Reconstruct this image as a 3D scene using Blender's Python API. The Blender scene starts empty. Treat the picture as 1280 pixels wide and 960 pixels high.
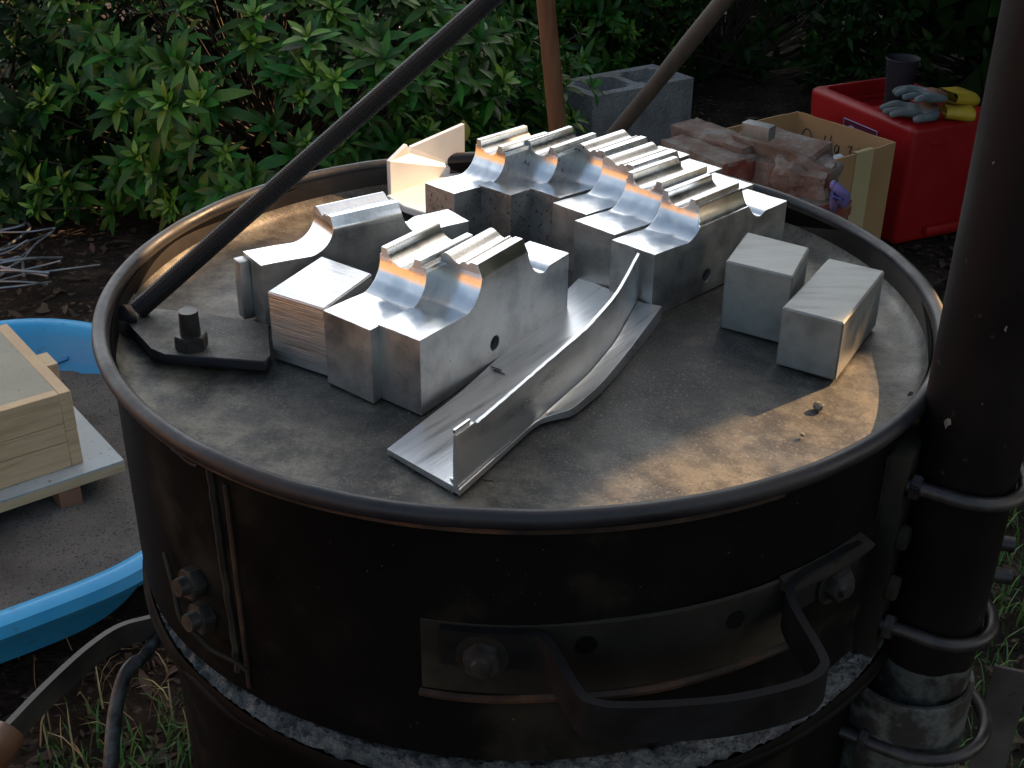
import bpy, bmesh, math, random
import numpy as np
from mathutils import Vector, Matrix, noise
R_ = math.radians
S = bpy.context.scene
C = S.collection
random.seed(7); rng = np.random.default_rng(7)

# ------------------------------------------------------------------ camera
CAM = Vector((0, -0.80817, 0.36138))
FW = Vector((-0.00621722, 0.87682401, -0.48077126))
RT = Vector((0.999875, 0.01244014, 0.00975801))
UP = Vector((-0.01453692, 0.4806505, 0.87679175))
F_ = 1564.694
cd = bpy.data.cameras.new('camera'); co = bpy.data.objects.new('camera', cd); C.objects.link(co)
m = Matrix((RT, UP, -FW)).transposed().to_4x4(); m.translation = CAM; co.matrix_world = m
cd.sensor_width = 36; cd.lens = F_ / 1280 * 36; cd.clip_start = 0.01; cd.clip_end = 500
S.camera = co
# ------------------------------------------------------------------ world + sun
SUN_AZ, SUN_EL = 37.0, 30.0      # azimuth from +x
w = bpy.data.worlds.new('World'); S.world = w; w.use_nodes = True
nt = w.node_tree; bg = nt.nodes['Background']; sk = nt.nodes.new('ShaderNodeTexSky')
sk.sky_type = 'NISHITA'; sk.sun_disc = False; sk.sun_elevation = R_(SUN_EL); sk.sun_rotation = R_(90 - SUN_AZ)
sk.air_density = 1.0; sk.dust_density = 4.0; sk.ozone_density = 1.0
# unseen bright cloud bank added low in the sky to whiten the metal tops
N_ = nt.nodes.new; tcw = N_('ShaderNodeTexCoord'); sx = N_('ShaderNodeSeparateXYZ'); nt.links.new(tcw.outputs['Generated'], sx.inputs[0])
cn = N_('ShaderNodeTexNoise'); cn.inputs['Scale'].default_value = 2.6; cn.inputs['Detail'].default_value = 6; nt.links.new(tcw.outputs['Generated'], cn.inputs[0])
def mr_(src, a, b_, c_=0, d_=1):
    q = N_('ShaderNodeMapRange'); q.interpolation_type = 'SMOOTHSTEP'; q.inputs[1].default_value = a; q.inputs[2].default_value = b_; q.inputs[3].default_value = c_; q.inputs[4].default_value = d_; nt.links.new(src, q.inputs[0]); return q.outputs[0]
def mm_(op, a, b_):
    q = N_('ShaderNodeMath'); q.operation = op
    for i, v in enumerate((a, b_)):
        if isinstance(v, (int, float)): q.inputs[i].default_value = v
        else: nt.links.new(v, q.inputs[i])
    return q.outputs[0]
up_ = mr_(mm_('ADD', sx.outputs['Z'], mm_('MULTIPLY', mm_('SUBTRACT', cn.outputs[0], .5), .35)), .50, .66, 1, 0)
fa = mm_('MULTIPLY', mm_('MULTIPLY', up_, mr_(sx.outputs['Y'], -.05, .45)), mr_(cn.outputs[0], .25, .5, .65, 1))
cm_ = N_('ShaderNodeMix'); cm_.data_type = 'RGBA'; nt.links.new(fa, cm_.inputs[0]); tn = N_('ShaderNodeMix'); tn.data_type = 'RGBA'; tn.blend_type = 'MULTIPLY'; tn.inputs[0].default_value = 1; nt.links.new(sk.outputs[0], tn.inputs[6]); tn.inputs[7].default_value = (1.0, .94, .80, 1)
nt.links.new(tn.outputs[2], cm_.inputs[6]); cm_.inputs[7].default_value = (9.0, 9.3, 9.6, 1)
nt.links.new(cm_.outputs[2], bg.inputs[0]); bg.inputs[1].default_value = 0.14
sd = Vector((math.cos(R_(SUN_EL)) * math.cos(R_(SUN_AZ)), math.cos(R_(SUN_EL)) * math.sin(R_(SUN_AZ)), math.sin(R_(SUN_EL))))
sl = bpy.data.lights.new('sun', 'SUN'); sl.energy = 5.0; sl.angle = R_(0.35); sl.color = (1.0, 0.63, 0.33)
so = bpy.data.objects.new('sun', sl); C.objects.link(so); so.rotation_euler = sd.to_track_quat('Z', 'Y').to_euler()
S.view_settings.view_transform = 'Standard'; S.view_settings.look = 'None'
S.view_settings.exposure = 1.2; S.view_settings.gamma = 1

GZ = -0.88          # ground level (rim of the furnace lid is z = 0)
LZ = -0.028         # lid plate level

def onz(px, py, z):
    d = FW + RT * ((px - 640) / F_) + UP * ((480 - py) / F_)
    return CAM + d * ((z - CAM.z) / d.z)
def atd(px, py, dep):
    return CAM + (FW + RT * ((px - 640) / F_) + UP * ((480 - py) / F_)) * dep

# ------------------------------------------------------------------ materials
def mat(name, cols, rough=0.5, metal=0.0, scale=8.0, detail=6, bump=0.0, bscale=None, speck=None, speck_scale=300,
        speck_amt=0.5, rvar=0.1, stretch=(1, 1, 1), bev=0.0, pos=(0.35, 0.5, 0.68), spec=0.5, island=0.0, bdist=0.002, coat=0.0, rot=0):
    """cols: 2-4 colours blended by noise; speck: colour of small grains."""
    M = bpy.data.materials.new(name); M.use_nodes = True; n = M.node_tree; L = n.links
    b = n.nodes['Principled BSDF']; b.inputs['Metallic'].default_value = metal
    b.inputs['Specular IOR Level'].default_value = spec; b.inputs['Coat Weight'].default_value = coat
    tc = n.nodes.new('ShaderNodeTexCoord'); oi = n.nodes.new('ShaderNodeObjectInfo')
    ad = n.nodes.new('ShaderNodeVectorMath'); ad.operation = 'ADD'
    sc = n.nodes.new('ShaderNodeVectorMath'); sc.operation = 'SCALE'; sc.inputs['Scale'].default_value = 3.7
    cb = n.nodes.new('ShaderNodeCombineXYZ')
    for k in range(3): L.new(oi.outputs['Random'], cb.inputs[k])
    L.new(cb.outputs[0], sc.inputs[0]); L.new(tc.outputs['Object'], ad.inputs[0]); L.new(sc.outputs[0], ad.inputs[1])
    m0 = n.nodes.new('ShaderNodeMapping'); m0.inputs['Rotation'].default_value = (0, 0, R_(-rot)); L.new(ad.outputs[0], m0.inputs[0])
    mp = n.nodes.new('ShaderNodeMapping'); mp.inputs['Scale'].default_value = stretch; L.new(m0.outputs[0], mp.inputs[0])
    nz = n.nodes.new('ShaderNodeTexNoise'); nz.inputs['Scale'].default_value = scale; nz.inputs['Detail'].default_value = detail
    nz.inputs['Roughness'].default_value = 0.62; L.new(mp.outputs[0], nz.inputs[0])
    cr = n.nodes.new('ShaderNodeValToRGB'); e = cr.color_ramp.elements
    ps = np.linspace(pos[0], pos[2], len(cols)) if len(cols) > 1 else [0.5]
    e[0].position = ps[0]; e[0].color = (*cols[0], 1)
    if len(cols) > 1: e[1].position = ps[-1]; e[1].color = (*cols[-1], 1)
    else: e[1].color = (*cols[0], 1)
    for k in range(1, len(cols) - 1):
        q = e.new(ps[k]); q.color = (*cols[k], 1)
    L.new(nz.outputs[0], cr.inputs[0]); col = cr.outputs[0]
    if speck is not None:
        s2 = n.nodes.new('ShaderNodeTexNoise'); s2.inputs['Scale'].default_value = speck_scale; s2.inputs['Detail'].default_value = 3
        L.new(ad.outputs[0], s2.inputs[0])
        r2 = n.nodes.new('ShaderNodeMapRange'); r2.inputs[1].default_value = 1 - speck_amt - 0.04; r2.inputs[2].default_value = 1 - speck_amt + 0.06
        L.new(s2.outputs[0], r2.inputs[0])
        mx = n.nodes.new('ShaderNodeMix'); mx.data_type = 'RGBA'; L.new(r2.outputs[0], mx.inputs[0]); L.new(col, mx.inputs[6])
        mx.inputs[7].default_value = (*speck, 1); col = mx.outputs[2]
    if island > 0:
        g = n.nodes.new('ShaderNodeNewGeometry'); hs = n.nodes.new('ShaderNodeHueSaturation')
        mr = n.nodes.new('ShaderNodeMapRange'); mr.inputs[3].default_value = 1 - island; mr.inputs[4].default_value = 1 + island
        L.new(g.outputs['Random Per Island'], mr.inputs[0]); L.new(mr.outputs[0], hs.inputs['Value']); L.new(col, hs.inputs['Color'])
        m3 = n.nodes.new('ShaderNodeMapRange'); m3.inputs[3].default_value = 0.47; m3.inputs[4].default_value = 0.53
        ml = n.nodes.new('ShaderNodeMath'); ml.operation = 'MULTIPLY'; ml.inputs[1].default_value = 17.3
        fr = n.nodes.new('ShaderNodeMath'); fr.operation = 'FRACT'
        L.new(g.outputs['Random Per Island'], ml.inputs[0]); L.new(ml.outputs[0], fr.inputs[0]); L.new(fr.outputs[0], m3.inputs[0]); L.new(m3.outputs[0], hs.inputs['Hue'])
        col = hs.outputs[0]
    L.new(col, b.inputs['Base Color'])
    rr = n.nodes.new('ShaderNodeMapRange'); rr.inputs[3].default_value = max(0.02, rough - rvar); rr.inputs[4].default_value = min(1, rough + rvar)
    rr.inputs[1].default_value = 0.3; rr.inputs[2].default_value = 0.7
    L.new(nz.outputs[0], rr.inputs[0]); L.new(rr.outputs[0], b.inputs['Roughness'])
    nrm = None
    if bev > 0:
        bv = n.nodes.new('ShaderNodeBevel'); bv.samples = 4; bv.inputs['Radius'].default_value = bev; nrm = bv.outputs[0]
    if bump > 0:
        bz = n.nodes.new('ShaderNodeTexNoise'); bz.inputs['Scale'].default_value = bscale or scale * 6; bz.inputs['Detail'].default_value = 5
        L.new(mp.outputs[0], bz.inputs[0]); bp = n.nodes.new('ShaderNodeBump'); bp.inputs['Strength'].default_value = bump
        bp.inputs['Distance'].default_value = bdist; L.new(bz.outputs[0], bp.inputs['Height'])
        if nrm: L.new(nrm, bp.inputs['Normal'])
        nrm = bp.outputs[0]
    if nrm: L.new(nrm, b.inputs['Normal'])
    M['_out'] = 0
    return M

M = {}
M['machined'] = mat('machined_aluminium', [(.62, .64, .66), (.78, .79, .80), (.70, .71, .73)], .24, 1, 30, bump=.05, bscale=260, rvar=.06, bev=.0007, stretch=(1, 1, 1), bdist=.0006)
M['cast'] = mat('cast_aluminium', [(.30, .30, .30), (.46, .46, .45), (.56, .56, .54)], .42, .92, 30, speck=(.2, .2, .2), speck_scale=420, speck_amt=.30, bump=.22, bscale=180, rvar=.09, bev=.0008, bdist=.0006)
M['castpit'] = mat('pitted_cast_aluminium', [(.22, .22, .21), (.36, .35, .34), (.42, .42, .41)], .5, .85, 26, speck=(.05, .05, .05), speck_scale=300, speck_amt=.36, bump=.35, bscale=220, bev=.0008, bdist=.0012)
M['sawn'] = mat('sawn_aluminium', [(.50, .48, .45), (.66, .64, .62), (.56, .54, .52)], .38, .9, 26, bump=.5, bscale=70, stretch=(.35, .35, 22), bev=.0006, bdist=.0007, rvar=.08)
M['sawntop'] = mat('sawn_aluminium_top', [(.62, .64, .66), (.8, .8, .8)], .34, 1, 30, bump=.35, bscale=50, stretch=(1, 18, 1), rot=-24, bev=.0006, bdist=.0012)
M['brushed'] = mat('brushed_aluminium', [(.56, .58, .60), (.74, .76, .78), (.66, .67, .69)], .32, .95, 9, bump=.22, bscale=30, stretch=(1, 14, 6), rot=53, bev=.0006, bdist=.0008, rvar=.07)
M['oxideSunlit'] = mat('rough_bright_aluminium', [(.70, .69, .67), (.80, .79, .77)], .5, .35, 20, bump=.1, bev=.0006, bdist=.0006)  # oxidised finish made paler and less metallic so the back rail looks sunlit
M['dullalu'] = mat('dull_aluminium', [(.22, .23, .225), (.29, .30, .29), (.25, .25, .24)], .55, .7, 12, speck=(.25, .25, .24), speck_scale=160, speck_amt=.26, bump=.10, bscale=60, stretch=(1, 5, 3), bev=.0012, bdist=.0008)
M['blackiron'] = mat('sooty_black_steel', [(.0035, .0032, .0032), (.0055, .005, .0046), (.022, .019, .014)], .58, .0, 11, speck=(.10, .085, .06), speck_scale=330, speck_amt=.245, bump=.15, bscale=120, spec=.05, rvar=.12, pos=(.4, .5, .72), bdist=.001)
M['dusty'] = mat('dust_covered_steel', [(.006, .005, .004), (.013, .011, .008), (.034, .030, .020)], .75, .0, 9, bump=.25, bscale=160, spec=.2)
M['rimsteel'] = mat('worn_rim_steel', [(.005, .005, .007), (.010, .010, .014), (.018, .014, .013)], .50, .0, 16, bump=.15, bscale=140, spec=.38, rvar=.14)
M['rustrim'] = mat('rusty_edge_steel', [(.010, .008, .007), (.03, .016, .010), (.08, .035, .016)], .6, .2, 30, bump=.3, bscale=160)
M['wallsteel'] = mat('lid_wall_steel', [(.014, .011, .010), (.032, .024, .019), (.06, .042, .028)], .45, .2, 10, bump=.12, bscale=120, rvar=.12)
M['pole'] = mat('dark_pipe_steel', [(.004, .0028, .0035), (.006, .0045, .005), (.010, .0075, .007)], .52, .0, 7, speck=(.05, .042, .04), speck_scale=90, speck_amt=.26, bump=.2, bscale=60, spec=.09)
M['rod'] = mat('black_rod', [(.0045, .0045, .005), (.009, .009, .010)], .5, .0, 30, spec=.22)
M['ubolt'] = mat('ubolt_steel', [(.012, .011, .013), (.025, .022, .024), (.05, .045, .038)], .42, .4, 40, bump=.1)
M['galv'] = mat('galvanised_pipe', [(.02, .018, .016), (.075, .08, .075), (.018, .016, .014)], .55, .3, 30, pos=(.4, .5, .6), bump=.2)
M['refract'] = mat('refractory_cement', [(.060, .058, .054), (.105, .100, .093), (.17, .16, .145)], .95, 0, 40, speck=(.035, .033, .03), speck_scale=330, speck_amt=.40, bump=1, bscale=260, bdist=.004)
M['bolt'] = mat('oily_bolt_steel', [(.02, .018, .016), (.06, .055, .05)], .4, .4, 60, bump=.1)
M['platesteel'] = mat('dusty_plate_steel', [(.035, .03, .026), (.075, .066, .052), (.115, .10, .08)], .6, .2, 16, speck=(.02, .018, .016), speck_scale=200, speck_amt=.3, bump=.12, bscale=200)
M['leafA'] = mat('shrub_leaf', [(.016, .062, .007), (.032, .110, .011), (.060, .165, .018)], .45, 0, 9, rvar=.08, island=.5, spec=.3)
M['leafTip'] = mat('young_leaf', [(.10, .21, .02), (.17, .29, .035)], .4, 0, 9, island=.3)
M['leafDarkShade'] = mat('dark_shaded_leaf', [(.004, .015, .004), (.009, .029, .006), (.016, .045, .009)], .5, 0, 9, island=.5, spec=.15)  # dark green that also carries the hedge's deep shade in its colour
M['leafYel'] = mat('yellow_leaf', [(.30, .30, .04), (.36, .25, .05)], .5, 0, 9)
M['twig'] = mat('twig_bark', [(.03, .022, .015), (.06, .045, .03)], .8, 0, 30, bump=.4)
M['soil'] = mat('garden_soil', [(.010, .007, .005), (.024, .016, .011), (.055, .037, .026)], .95, 0, 7, speck=(.12, .08, .055), speck_scale=60, speck_amt=.36, bump=.9, bscale=40, bdist=.02, spec=.15)
M['sand'] = mat('moulding_sand', [(.085, .078, .070), (.12, .11, .10), (.15, .135, .12)], .95, 0, 8, speck=(.04, .036, .032), speck_scale=260, speck_amt=.4, bump=.6, bscale=90, bdist=.004, spec=.15)
M['pool'] = mat('blue_pool_plastic', [(.025, .25, .53), (.045, .34, .62)], .38, 0, 4, speck=(.05, .14, .20), speck_scale=22, speck_amt=.34, spec=.4)
M['pine'] = mat('pale_pine', [(.42, .30, .17), (.50, .37, .22), (.36, .23, .13)], .65, 0, 7, stretch=(1, 1, 14), bump=.15, bscale=40)
M['pineH'] = mat('pine_board', [(.40, .27, .15), (.50, .36, .21), (.34, .21, .12)], .65, 0, 6, stretch=(1, 1, 14), bump=.1, bscale=40)
M['flasktop'] = mat('dusty_panel', [(.24, .23, .18), (.30, .29, .23)], .8, 0, 10, speck=(.18, .16, .13), speck_scale=120, speck_amt=.33)
M['whiteboard'] = mat('white_laminate', [(.28, .32, .34), (.38, .42, .44)], .5, 0, 12, speck=(.15, .14, .12), speck_scale=90, speck_amt=.33)
M['redwood'] = mat('reddish_wood', [(.20, .09, .05), (.30, .14, .08)], .7, 0, 30)
M['handlewood'] = mat('varnished_handle', [(.12, .052, .024), (.18, .08, .038)], .45, 0, 10, stretch=(6, 6, .6), bump=.1)
M['greywood'] = mat('weathered_handle', [(.04, .032, .026), (.07, .055, .043)], .7, 0, 14, stretch=(6, 6, 1), bump=.3)
M['concrete'] = mat('cinder_block_concrete', [(.20, .20, .19), (.29, .29, .28), (.35, .34, .33)], .95, 0, 14, speck=(.13, .13, .125), speck_scale=160, speck_amt=.38, bump=1, bscale=120, bdist=.006)
M['brick'] = mat('old_red_brick', [(.15, .030, .020), (.20, .045, .030), (.20, .10, .075)], .9, 0, 22, bump=.6, bscale=70, bdist=.004)
M['mortar'] = mat('mortared_brick', [(.13, .070, .050), (.18, .125, .10), (.27, .245, .215)], .95, 0, 16, speck=(.12, .08, .06), speck_scale=100, speck_amt=.35, bump=.9, bscale=70, bdist=.005)
M['card'] = mat('cardboard', [(.36, .20, .085), (.42, .245, .11)], .8, 0, 6, bump=.05)
M['tape'] = mat('packing_tape', [(.50, .38, .20), (.56, .43, .25)], .4, 0, 10)
M['ink'] = mat('black_marker', [(.02, .018, .016)], .7)
M['red'] = mat('red_plastic', [(.26, .005, .007), (.32, .008, .010)], .42, 0, 5, speck=(.20, .015, .015), speck_scale=40, speck_amt=.3, spec=.4)
M['label'] = mat('label_maroon', [(.12, .01, .03)], .5)
M['labelW'] = mat('label_lilac', [(.45, .40, .55)], .5)
M['labelD'] = mat('label_dark', [(.02, .02, .05)], .5)
M['navy'] = mat('navy_plastic', [(.002, .002, .007), (.003, .003, .010)], .7)
M['gloveG'] = mat('grey_glove_cloth', [(.08, .10, .105), (.15, .175, .18)], .9, 0, 40, bump=.5, bscale=150)
M['gloveB'] = mat('brown_glove_leather', [(.12, .05, .03), (.17, .08, .05)], .7, 0, 40, bump=.3)
M['gloveY'] = mat('yellow_glove_cuff', [(.30, .20, .01), (.40, .27, .015)], .6, 0, 30, bump=.3)
M['purple'] = mat('purple_rubber', [(.12, .10, .27), (.17, .14, .34)], .75, 0, 30, bump=.2)
M['wire'] = mat('grey_wire', [(.20, .22, .24), (.32, .34, .36)], .45, .7, 60)
M['paper'] = mat('white_scrap', [(.6, .62, .62)], .7)
M['grass'] = mat('grass_blade', [(.03, .09, .012), (.06, .14, .025)], .6, 0, 9, island=.4)
M['dry'] = mat('dry_grass_blade', [(.26, .19, .09), (.34, .26, .13)], .7, 0, 9, island=.3)
M['litter'] = mat('leaf_litter', [(.03, .018, .012), (.06, .034, .020), (.09, .055, .034)], .8, 0, 9, island=.5)
M['cedar'] = mat('sunlit_cedar', [(.48, .28, .13), (.60, .37, .18)], .8, 0, 5, stretch=(8, 8, .6), bump=.2)
M['grit'] = mat('grit', [(.10, .085, .065), (.22, .19, .15)], .9, 0, 90, island=.5)

# lid plate: sooty centre-front, sandy edges, brown back
def lid_material():
    A = bpy.data.materials.new('sooty_lid_plate'); A.use_nodes = True; n = A.node_tree; L = n.links; b = n.nodes['Principled BSDF']
    tc = n.nodes.new('ShaderNodeTexCoord')
    def N(s, d=6, r=.6, st=(1, 1, 1), off=0):
        mp = n.nodes.new('ShaderNodeMapping'); mp.inputs['Scale'].default_value = st; mp.inputs['Location'].default_value = (off, off, 0); L.new(tc.outputs['Object'], mp.inputs[0])
        q = n.nodes.new('ShaderNodeTexNoise'); q.inputs['Scale'].default_value = s; q.inputs['Detail'].default_value = d; q.inputs['Roughness'].default_value = r
        L.new(mp.outputs[0], q.inputs[0]); return q.outputs[0]
    def RNG(x, a, c_, o0=0, o1=1):
        q = n.nodes.new('ShaderNodeMapRange'); q.inputs[1].default_value = a; q.inputs[2].default_value = c_; q.inputs[3].default_value = o0; q.inputs[4].default_value = o1; L.new(x, q.inputs[0]); return q.outputs[0]
    def MIX(f, a, c_):
        q = n.nodes.new('ShaderNodeMix'); q.data_type = 'RGBA'; L.new(f, q.inputs[0])
        for i, v in ((6, a), (7, c_)):
            if isinstance(v, tuple): q.inputs[i].default_value = (*v, 1)
            else: L.new(v, q.inputs[i])
        return q.outputs[2]
    def MUL(a, c_):
        q = n.nodes.new('ShaderNodeMath'); q.operation = 'MULTIPLY'; q.use_clamp = True
        L.new(a, q.inputs[0])
        if isinstance(c_, float): q.inputs[1].default_value = c_
        else: L.new(c_, q.inputs[1])
        return q.outputs[0]
    sep = n.nodes.new('ShaderNodeSeparateXYZ'); L.new(tc.outputs['Object'], sep.inputs[0])
    base = MIX(RNG(N(7), .38, .62), (.012, .0125, .0135), (.034, .033, .031))
    base = MIX(MUL(RNG(N(3.2, off=3), .42, .6), .4), base, (.058, .053, .045))
    # brown heat-scaled back, from y>0.05
    base = MIX(MUL(RNG(sep.outputs['Y'], -.02, .16), .55), base, (.095, .066, .044))
    # right side pale
    base = MIX(MUL(RNG(sep.outputs['X'], .12, .26), RNG(N(9, off=8), .35, .6)), base, (.10, .094, .083))
    # sand toward the rim
    le = n.nodes.new('ShaderNodeVectorMath'); le.operation = 'LENGTH'; L.new(tc.outputs['Object'], le.inputs[0])
    base = MIX(MUL(RNG(le.outputs['Value'], .20, .285), RNG(N(28, off=5), .42, .58)), base, (.15, .135, .105))
    base = MIX(MUL(RNG(N(14, 8, .7, off=11), .54, .64), .8), base, (.022, .022, .026))
    base = MIX(MUL(RNG(N(620, 2, off=2), .56, .70), .7), base, (.19, .17, .135))
    base = MIX(MUL(RNG(N(600, 2, off=6), .58, .70), .6), base, (.012, .011, .010))
    base = MIX(MUL(RNG(N(75, 7, .72, off=9), .48, .62), .55), base, (.020, .019, .018))
    base = MIX(MUL(RNG(N(48, 7, .75, off=14), .54, .66), .45), base, (.12, .10, .07))
    L.new(base, b.inputs['Base Color'])
    L.new(RNG(N(11, off=4), .35, .65, .36, .62), b.inputs['Roughness'])
    b.inputs['Specular IOR Level'].default_value = .4; b.inputs['Metallic'].default_value = .15
    bp = n.nodes.new('ShaderNodeBump'); bp.inputs['Strength'].default_value = .5; bp.inputs['Distance'].default_value = .0008; L.new(N(220, 7, .72), bp.inputs['Height']); L.new(bp.outputs[0], b.inputs['Normal'])
    return A
M['lid'] = lid_material()

# ------------------------------------------------------------------ object helpers
def WM(o):
    return (WM(o.parent) if o.parent else Matrix()) @ o.matrix_basis
def thing(name, label, cat, loc=(0, 0, 0), rz=0, group=None):
    o = bpy.data.objects.new(name, None); C.objects.link(o); o.empty_display_size = .02
    o.location = loc; o.rotation_euler = (0, 0, rz); o['label'] = label; o['category'] = cat
    if group: o['group'] = group
    return o
def tag(o, label, cat, group=None):
    o['label'] = label; o['category'] = cat
    if group: o['group'] = group
    return o
def link(name, me, mats, parent=None, smooth=40, world=True):
    if not isinstance(mats, (list, tuple)): mats = [mats]
    for q in mats: me.materials.append(q)
    if smooth is not None:
        me.shade_smooth(); me.set_sharp_from_angle(angle=R_(smooth))
    o = bpy.data.objects.new(name, me); C.objects.link(o)
    if parent:
        if world: me.transform(WM(parent).inverted())
        o.parent = parent
    elif world:
        vs = [v.co for v in me.vertices]
        c = Vector(((min(v.x for v in vs) + max(v.x for v in vs)) / 2, (min(v.y for v in vs) + max(v.y for v in vs)) / 2, min(v.z for v in vs)))
        me.transform(Matrix.Translation(-c)); o.location = c
    return o
def raw(name, vs, fs, mats, parent=None, smooth=40, world=True):
    me = bpy.data.meshes.new(name); me.from_pydata([tuple(v) for v in vs], [], fs); me.validate(); me.update()
    b = bmesh.new(); b.from_mesh(me); bmesh.ops.recalc_face_normals(b, faces=b.faces) if len(fs) < 20000 and smooth != -1 else None; b.to_mesh(me); b.free()
    return link(name, me, mats, parent, None if smooth == -1 else smooth, world)
def fin(name, b, mats, parent=None, smooth=40, world=True):
    me = bpy.data.meshes.new(name); bmesh.ops.recalc_face_normals(b, faces=b.faces); b.to_mesh(me); b.free()
    return link(name, me, mats, parent, smooth, world)
def box(b, c, size, rz=0, bev=0, seg=2, mtx=None):
    t = bmesh.new(); bmesh.ops.create_cube(t, size=1)
    bmesh.ops.scale(t, vec=size, verts=t.verts)
    if bev: bmesh.ops.bevel(t, geom=t.edges[:], offset=bev, segments=seg, profile=.6, affect='EDGES')
    mm = Matrix.Translation(Vector(c)) @ (mtx if mtx else Matrix.Rotation(rz, 4, 'Z')); bmesh.ops.transform(t, matrix=mm, verts=t.verts)
    me = bpy.data.meshes.new('t'); t.to_mesh(me); t.free(); b.from_mesh(me); bpy.data.meshes.remove(me)
def tube(b, pts, r, n=12, caps=True, thread=0, flat=None):
    """sweep a circle (or a rectangle, flat=(w,h)) along pts"""
    pts = [Vector(p) for p in pts]; rs = r if isinstance(r, (list, tuple)) else [r] * len(pts)
    rings = []; up0 = Vector((0, 0, 1))
    T = []
    for i in range(len(pts)):
        a = pts[max(0, i - 1)]; c = pts[min(len(pts) - 1, i + 1)]; T.append((c - a).normalized())
    if abs(T[0].dot(up0)) > .95: up0 = Vector((0, 1, 0))
    nx = T[0].cross(up0).normalized()
    for i, p in enumerate(pts):
        nx = (nx - T[i] * nx.dot(T[i])).normalized(); ny = nx.cross(T[i])
        if flat:
            if abs(T[i].z) < .95 and flat[2:] == (): 
                nx = T[i].cross(Vector((0, 0, 1))).normalized(); ny = nx.cross(T[i])
            cs = [(-1, -1), (1, -1), (1, 1), (-1, 1)]
            rings.append([b.verts.new(p + nx * s * flat[0] / 2 + ny * t * flat[1] / 2) for s, t in cs])
        else:
            rings.append([b.verts.new(p + (nx * math.cos(2 * math.pi * k / n) + ny * math.sin(2 * math.pi * k / n)) * rs[i]) for k in range(n)])
    k_ = len(rings[0])
    for a, c in zip(rings[:-1], rings[1:]):
        for k in range(k_): b.faces.new((a[k], a[(k + 1) % k_], c[(k + 1) % k_], c[k]))
    if caps: b.faces.new(rings[0][::-1]); b.faces.new(rings[-1])
def spline(pts, n=8):
    pts = [Vector(p) for p in pts]; out = []
    P = [pts[0] * 2 - pts[1]] + pts + [pts[-1] * 2 - pts[-2]]
    for i in range(1, len(P) - 2):
        for k in range(n):
            t = k / n; a, c, d, e = P[i - 1], P[i], P[i + 1], P[i + 2]
            out.append(.5 * ((2 * c) + (d - a) * t + (2 * a - 5 * c + 4 * d - e) * t * t + (3 * c - a - 3 * d + e) * t ** 3))
    out.append(pts[-1]); return out
def lathe(b, prof, c=(0, 0, 0), n=64, a0=0, a1=360, close=False):
    c = Vector(c); full = abs(a1 - a0) >= 359.9; k = n if full else n + 1; rings = []
    for i in range(k):
        a = R_(a0 + (a1 - a0) * i / n); rings.append([b.verts.new(c + Vector((q[0] * math.cos(a), q[0] * math.sin(a), q[1]))) for q in prof])
    m_ = len(prof)
    for i in range(n):
        A, B = rings[i], rings[(i + 1) % k]
        for j in range(m_ if close else m_ - 1): 
            try: b.faces.new((A[j], B[j], B[(j + 1) % m_], A[(j + 1) % m_]))
            except ValueError: pass
    if close and not full: b.faces.new(rings[0]); b.faces.new(rings[-1][::-1])
def prism(b, poly, z0, z1):
    lo = [b.verts.new((p[0], p[1], z0)) for p in poly]; hi = [b.verts.new((p[0], p[1], z1)) for p in poly]; n = len(poly)
    b.faces.new(lo[::-1]); b.faces.new(hi)
    for i in range(n): b.faces.new((lo[i], lo[(i + 1) % n], hi[(i + 1) % n], hi[i]))
def hexhead(b, c, axis, r=.011, h=.008, shank=None, sr=.006, rot=0):
    axis = Vector(axis).normalized(); q = axis.to_track_quat('Z', 'Y').to_matrix().to_4x4(); t = bmesh.new()
    bmesh.ops.create_cone(t, cap_ends=True, segments=6, radius1=r, radius2=r, depth=h, matrix=Matrix.Translation((0, 0, h / 2)) @ Matrix.Rotation(rot, 4, 'Z'))
    bmesh.ops.bevel(t, geom=[e for e in t.edges], offset=.0008, segments=2, affect='EDGES')
    if shank: bmesh.ops.create_cone(t, cap_ends=True, segments=20, radius1=sr, radius2=sr * .92, depth=shank, matrix=Matrix.Translation((0, 0, h + shank / 2)))
    bmesh.ops.transform(t, matrix=Matrix.Translation(Vector(c)) @ q, verts=t.verts)
    me = bpy.data.meshes.new('t'); t.to_mesh(me); t.free(); b.from_mesh(me); bpy.data.meshes.remove(me)
def apply_mods(o):
    dg = bpy.context.evaluated_depsgraph_get(); dg.update(); e = o.evaluated_get(dg)
    me = bpy.data.meshes.new_from_object(e); old = o.data; o.modifiers.clear(); o.data = me; bpy.data.meshes.remove(old); return o
def cut(o, cutter):
    md = o.modifiers.new('b', 'BOOLEAN'); md.operation = 'DIFFERENCE'; md.solver = 'EXACT'; md.object = cutter
    apply_mods(o); bpy.data.objects.remove(cutter)
    o.data.shade_smooth(); o.data.set_sharp_from_angle(angle=R_(40)); return o
def copy_tree(o, parent=None):
    c = o.copy(); C.objects.link(c); c.parent = parent
    for ch in [q for q in o.children]: copy_tree(ch, c)
    return c
def cyl(az, r, z):
    return Vector((r * math.cos(R_(az)), r * math.sin(R_(az)), z))

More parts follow.
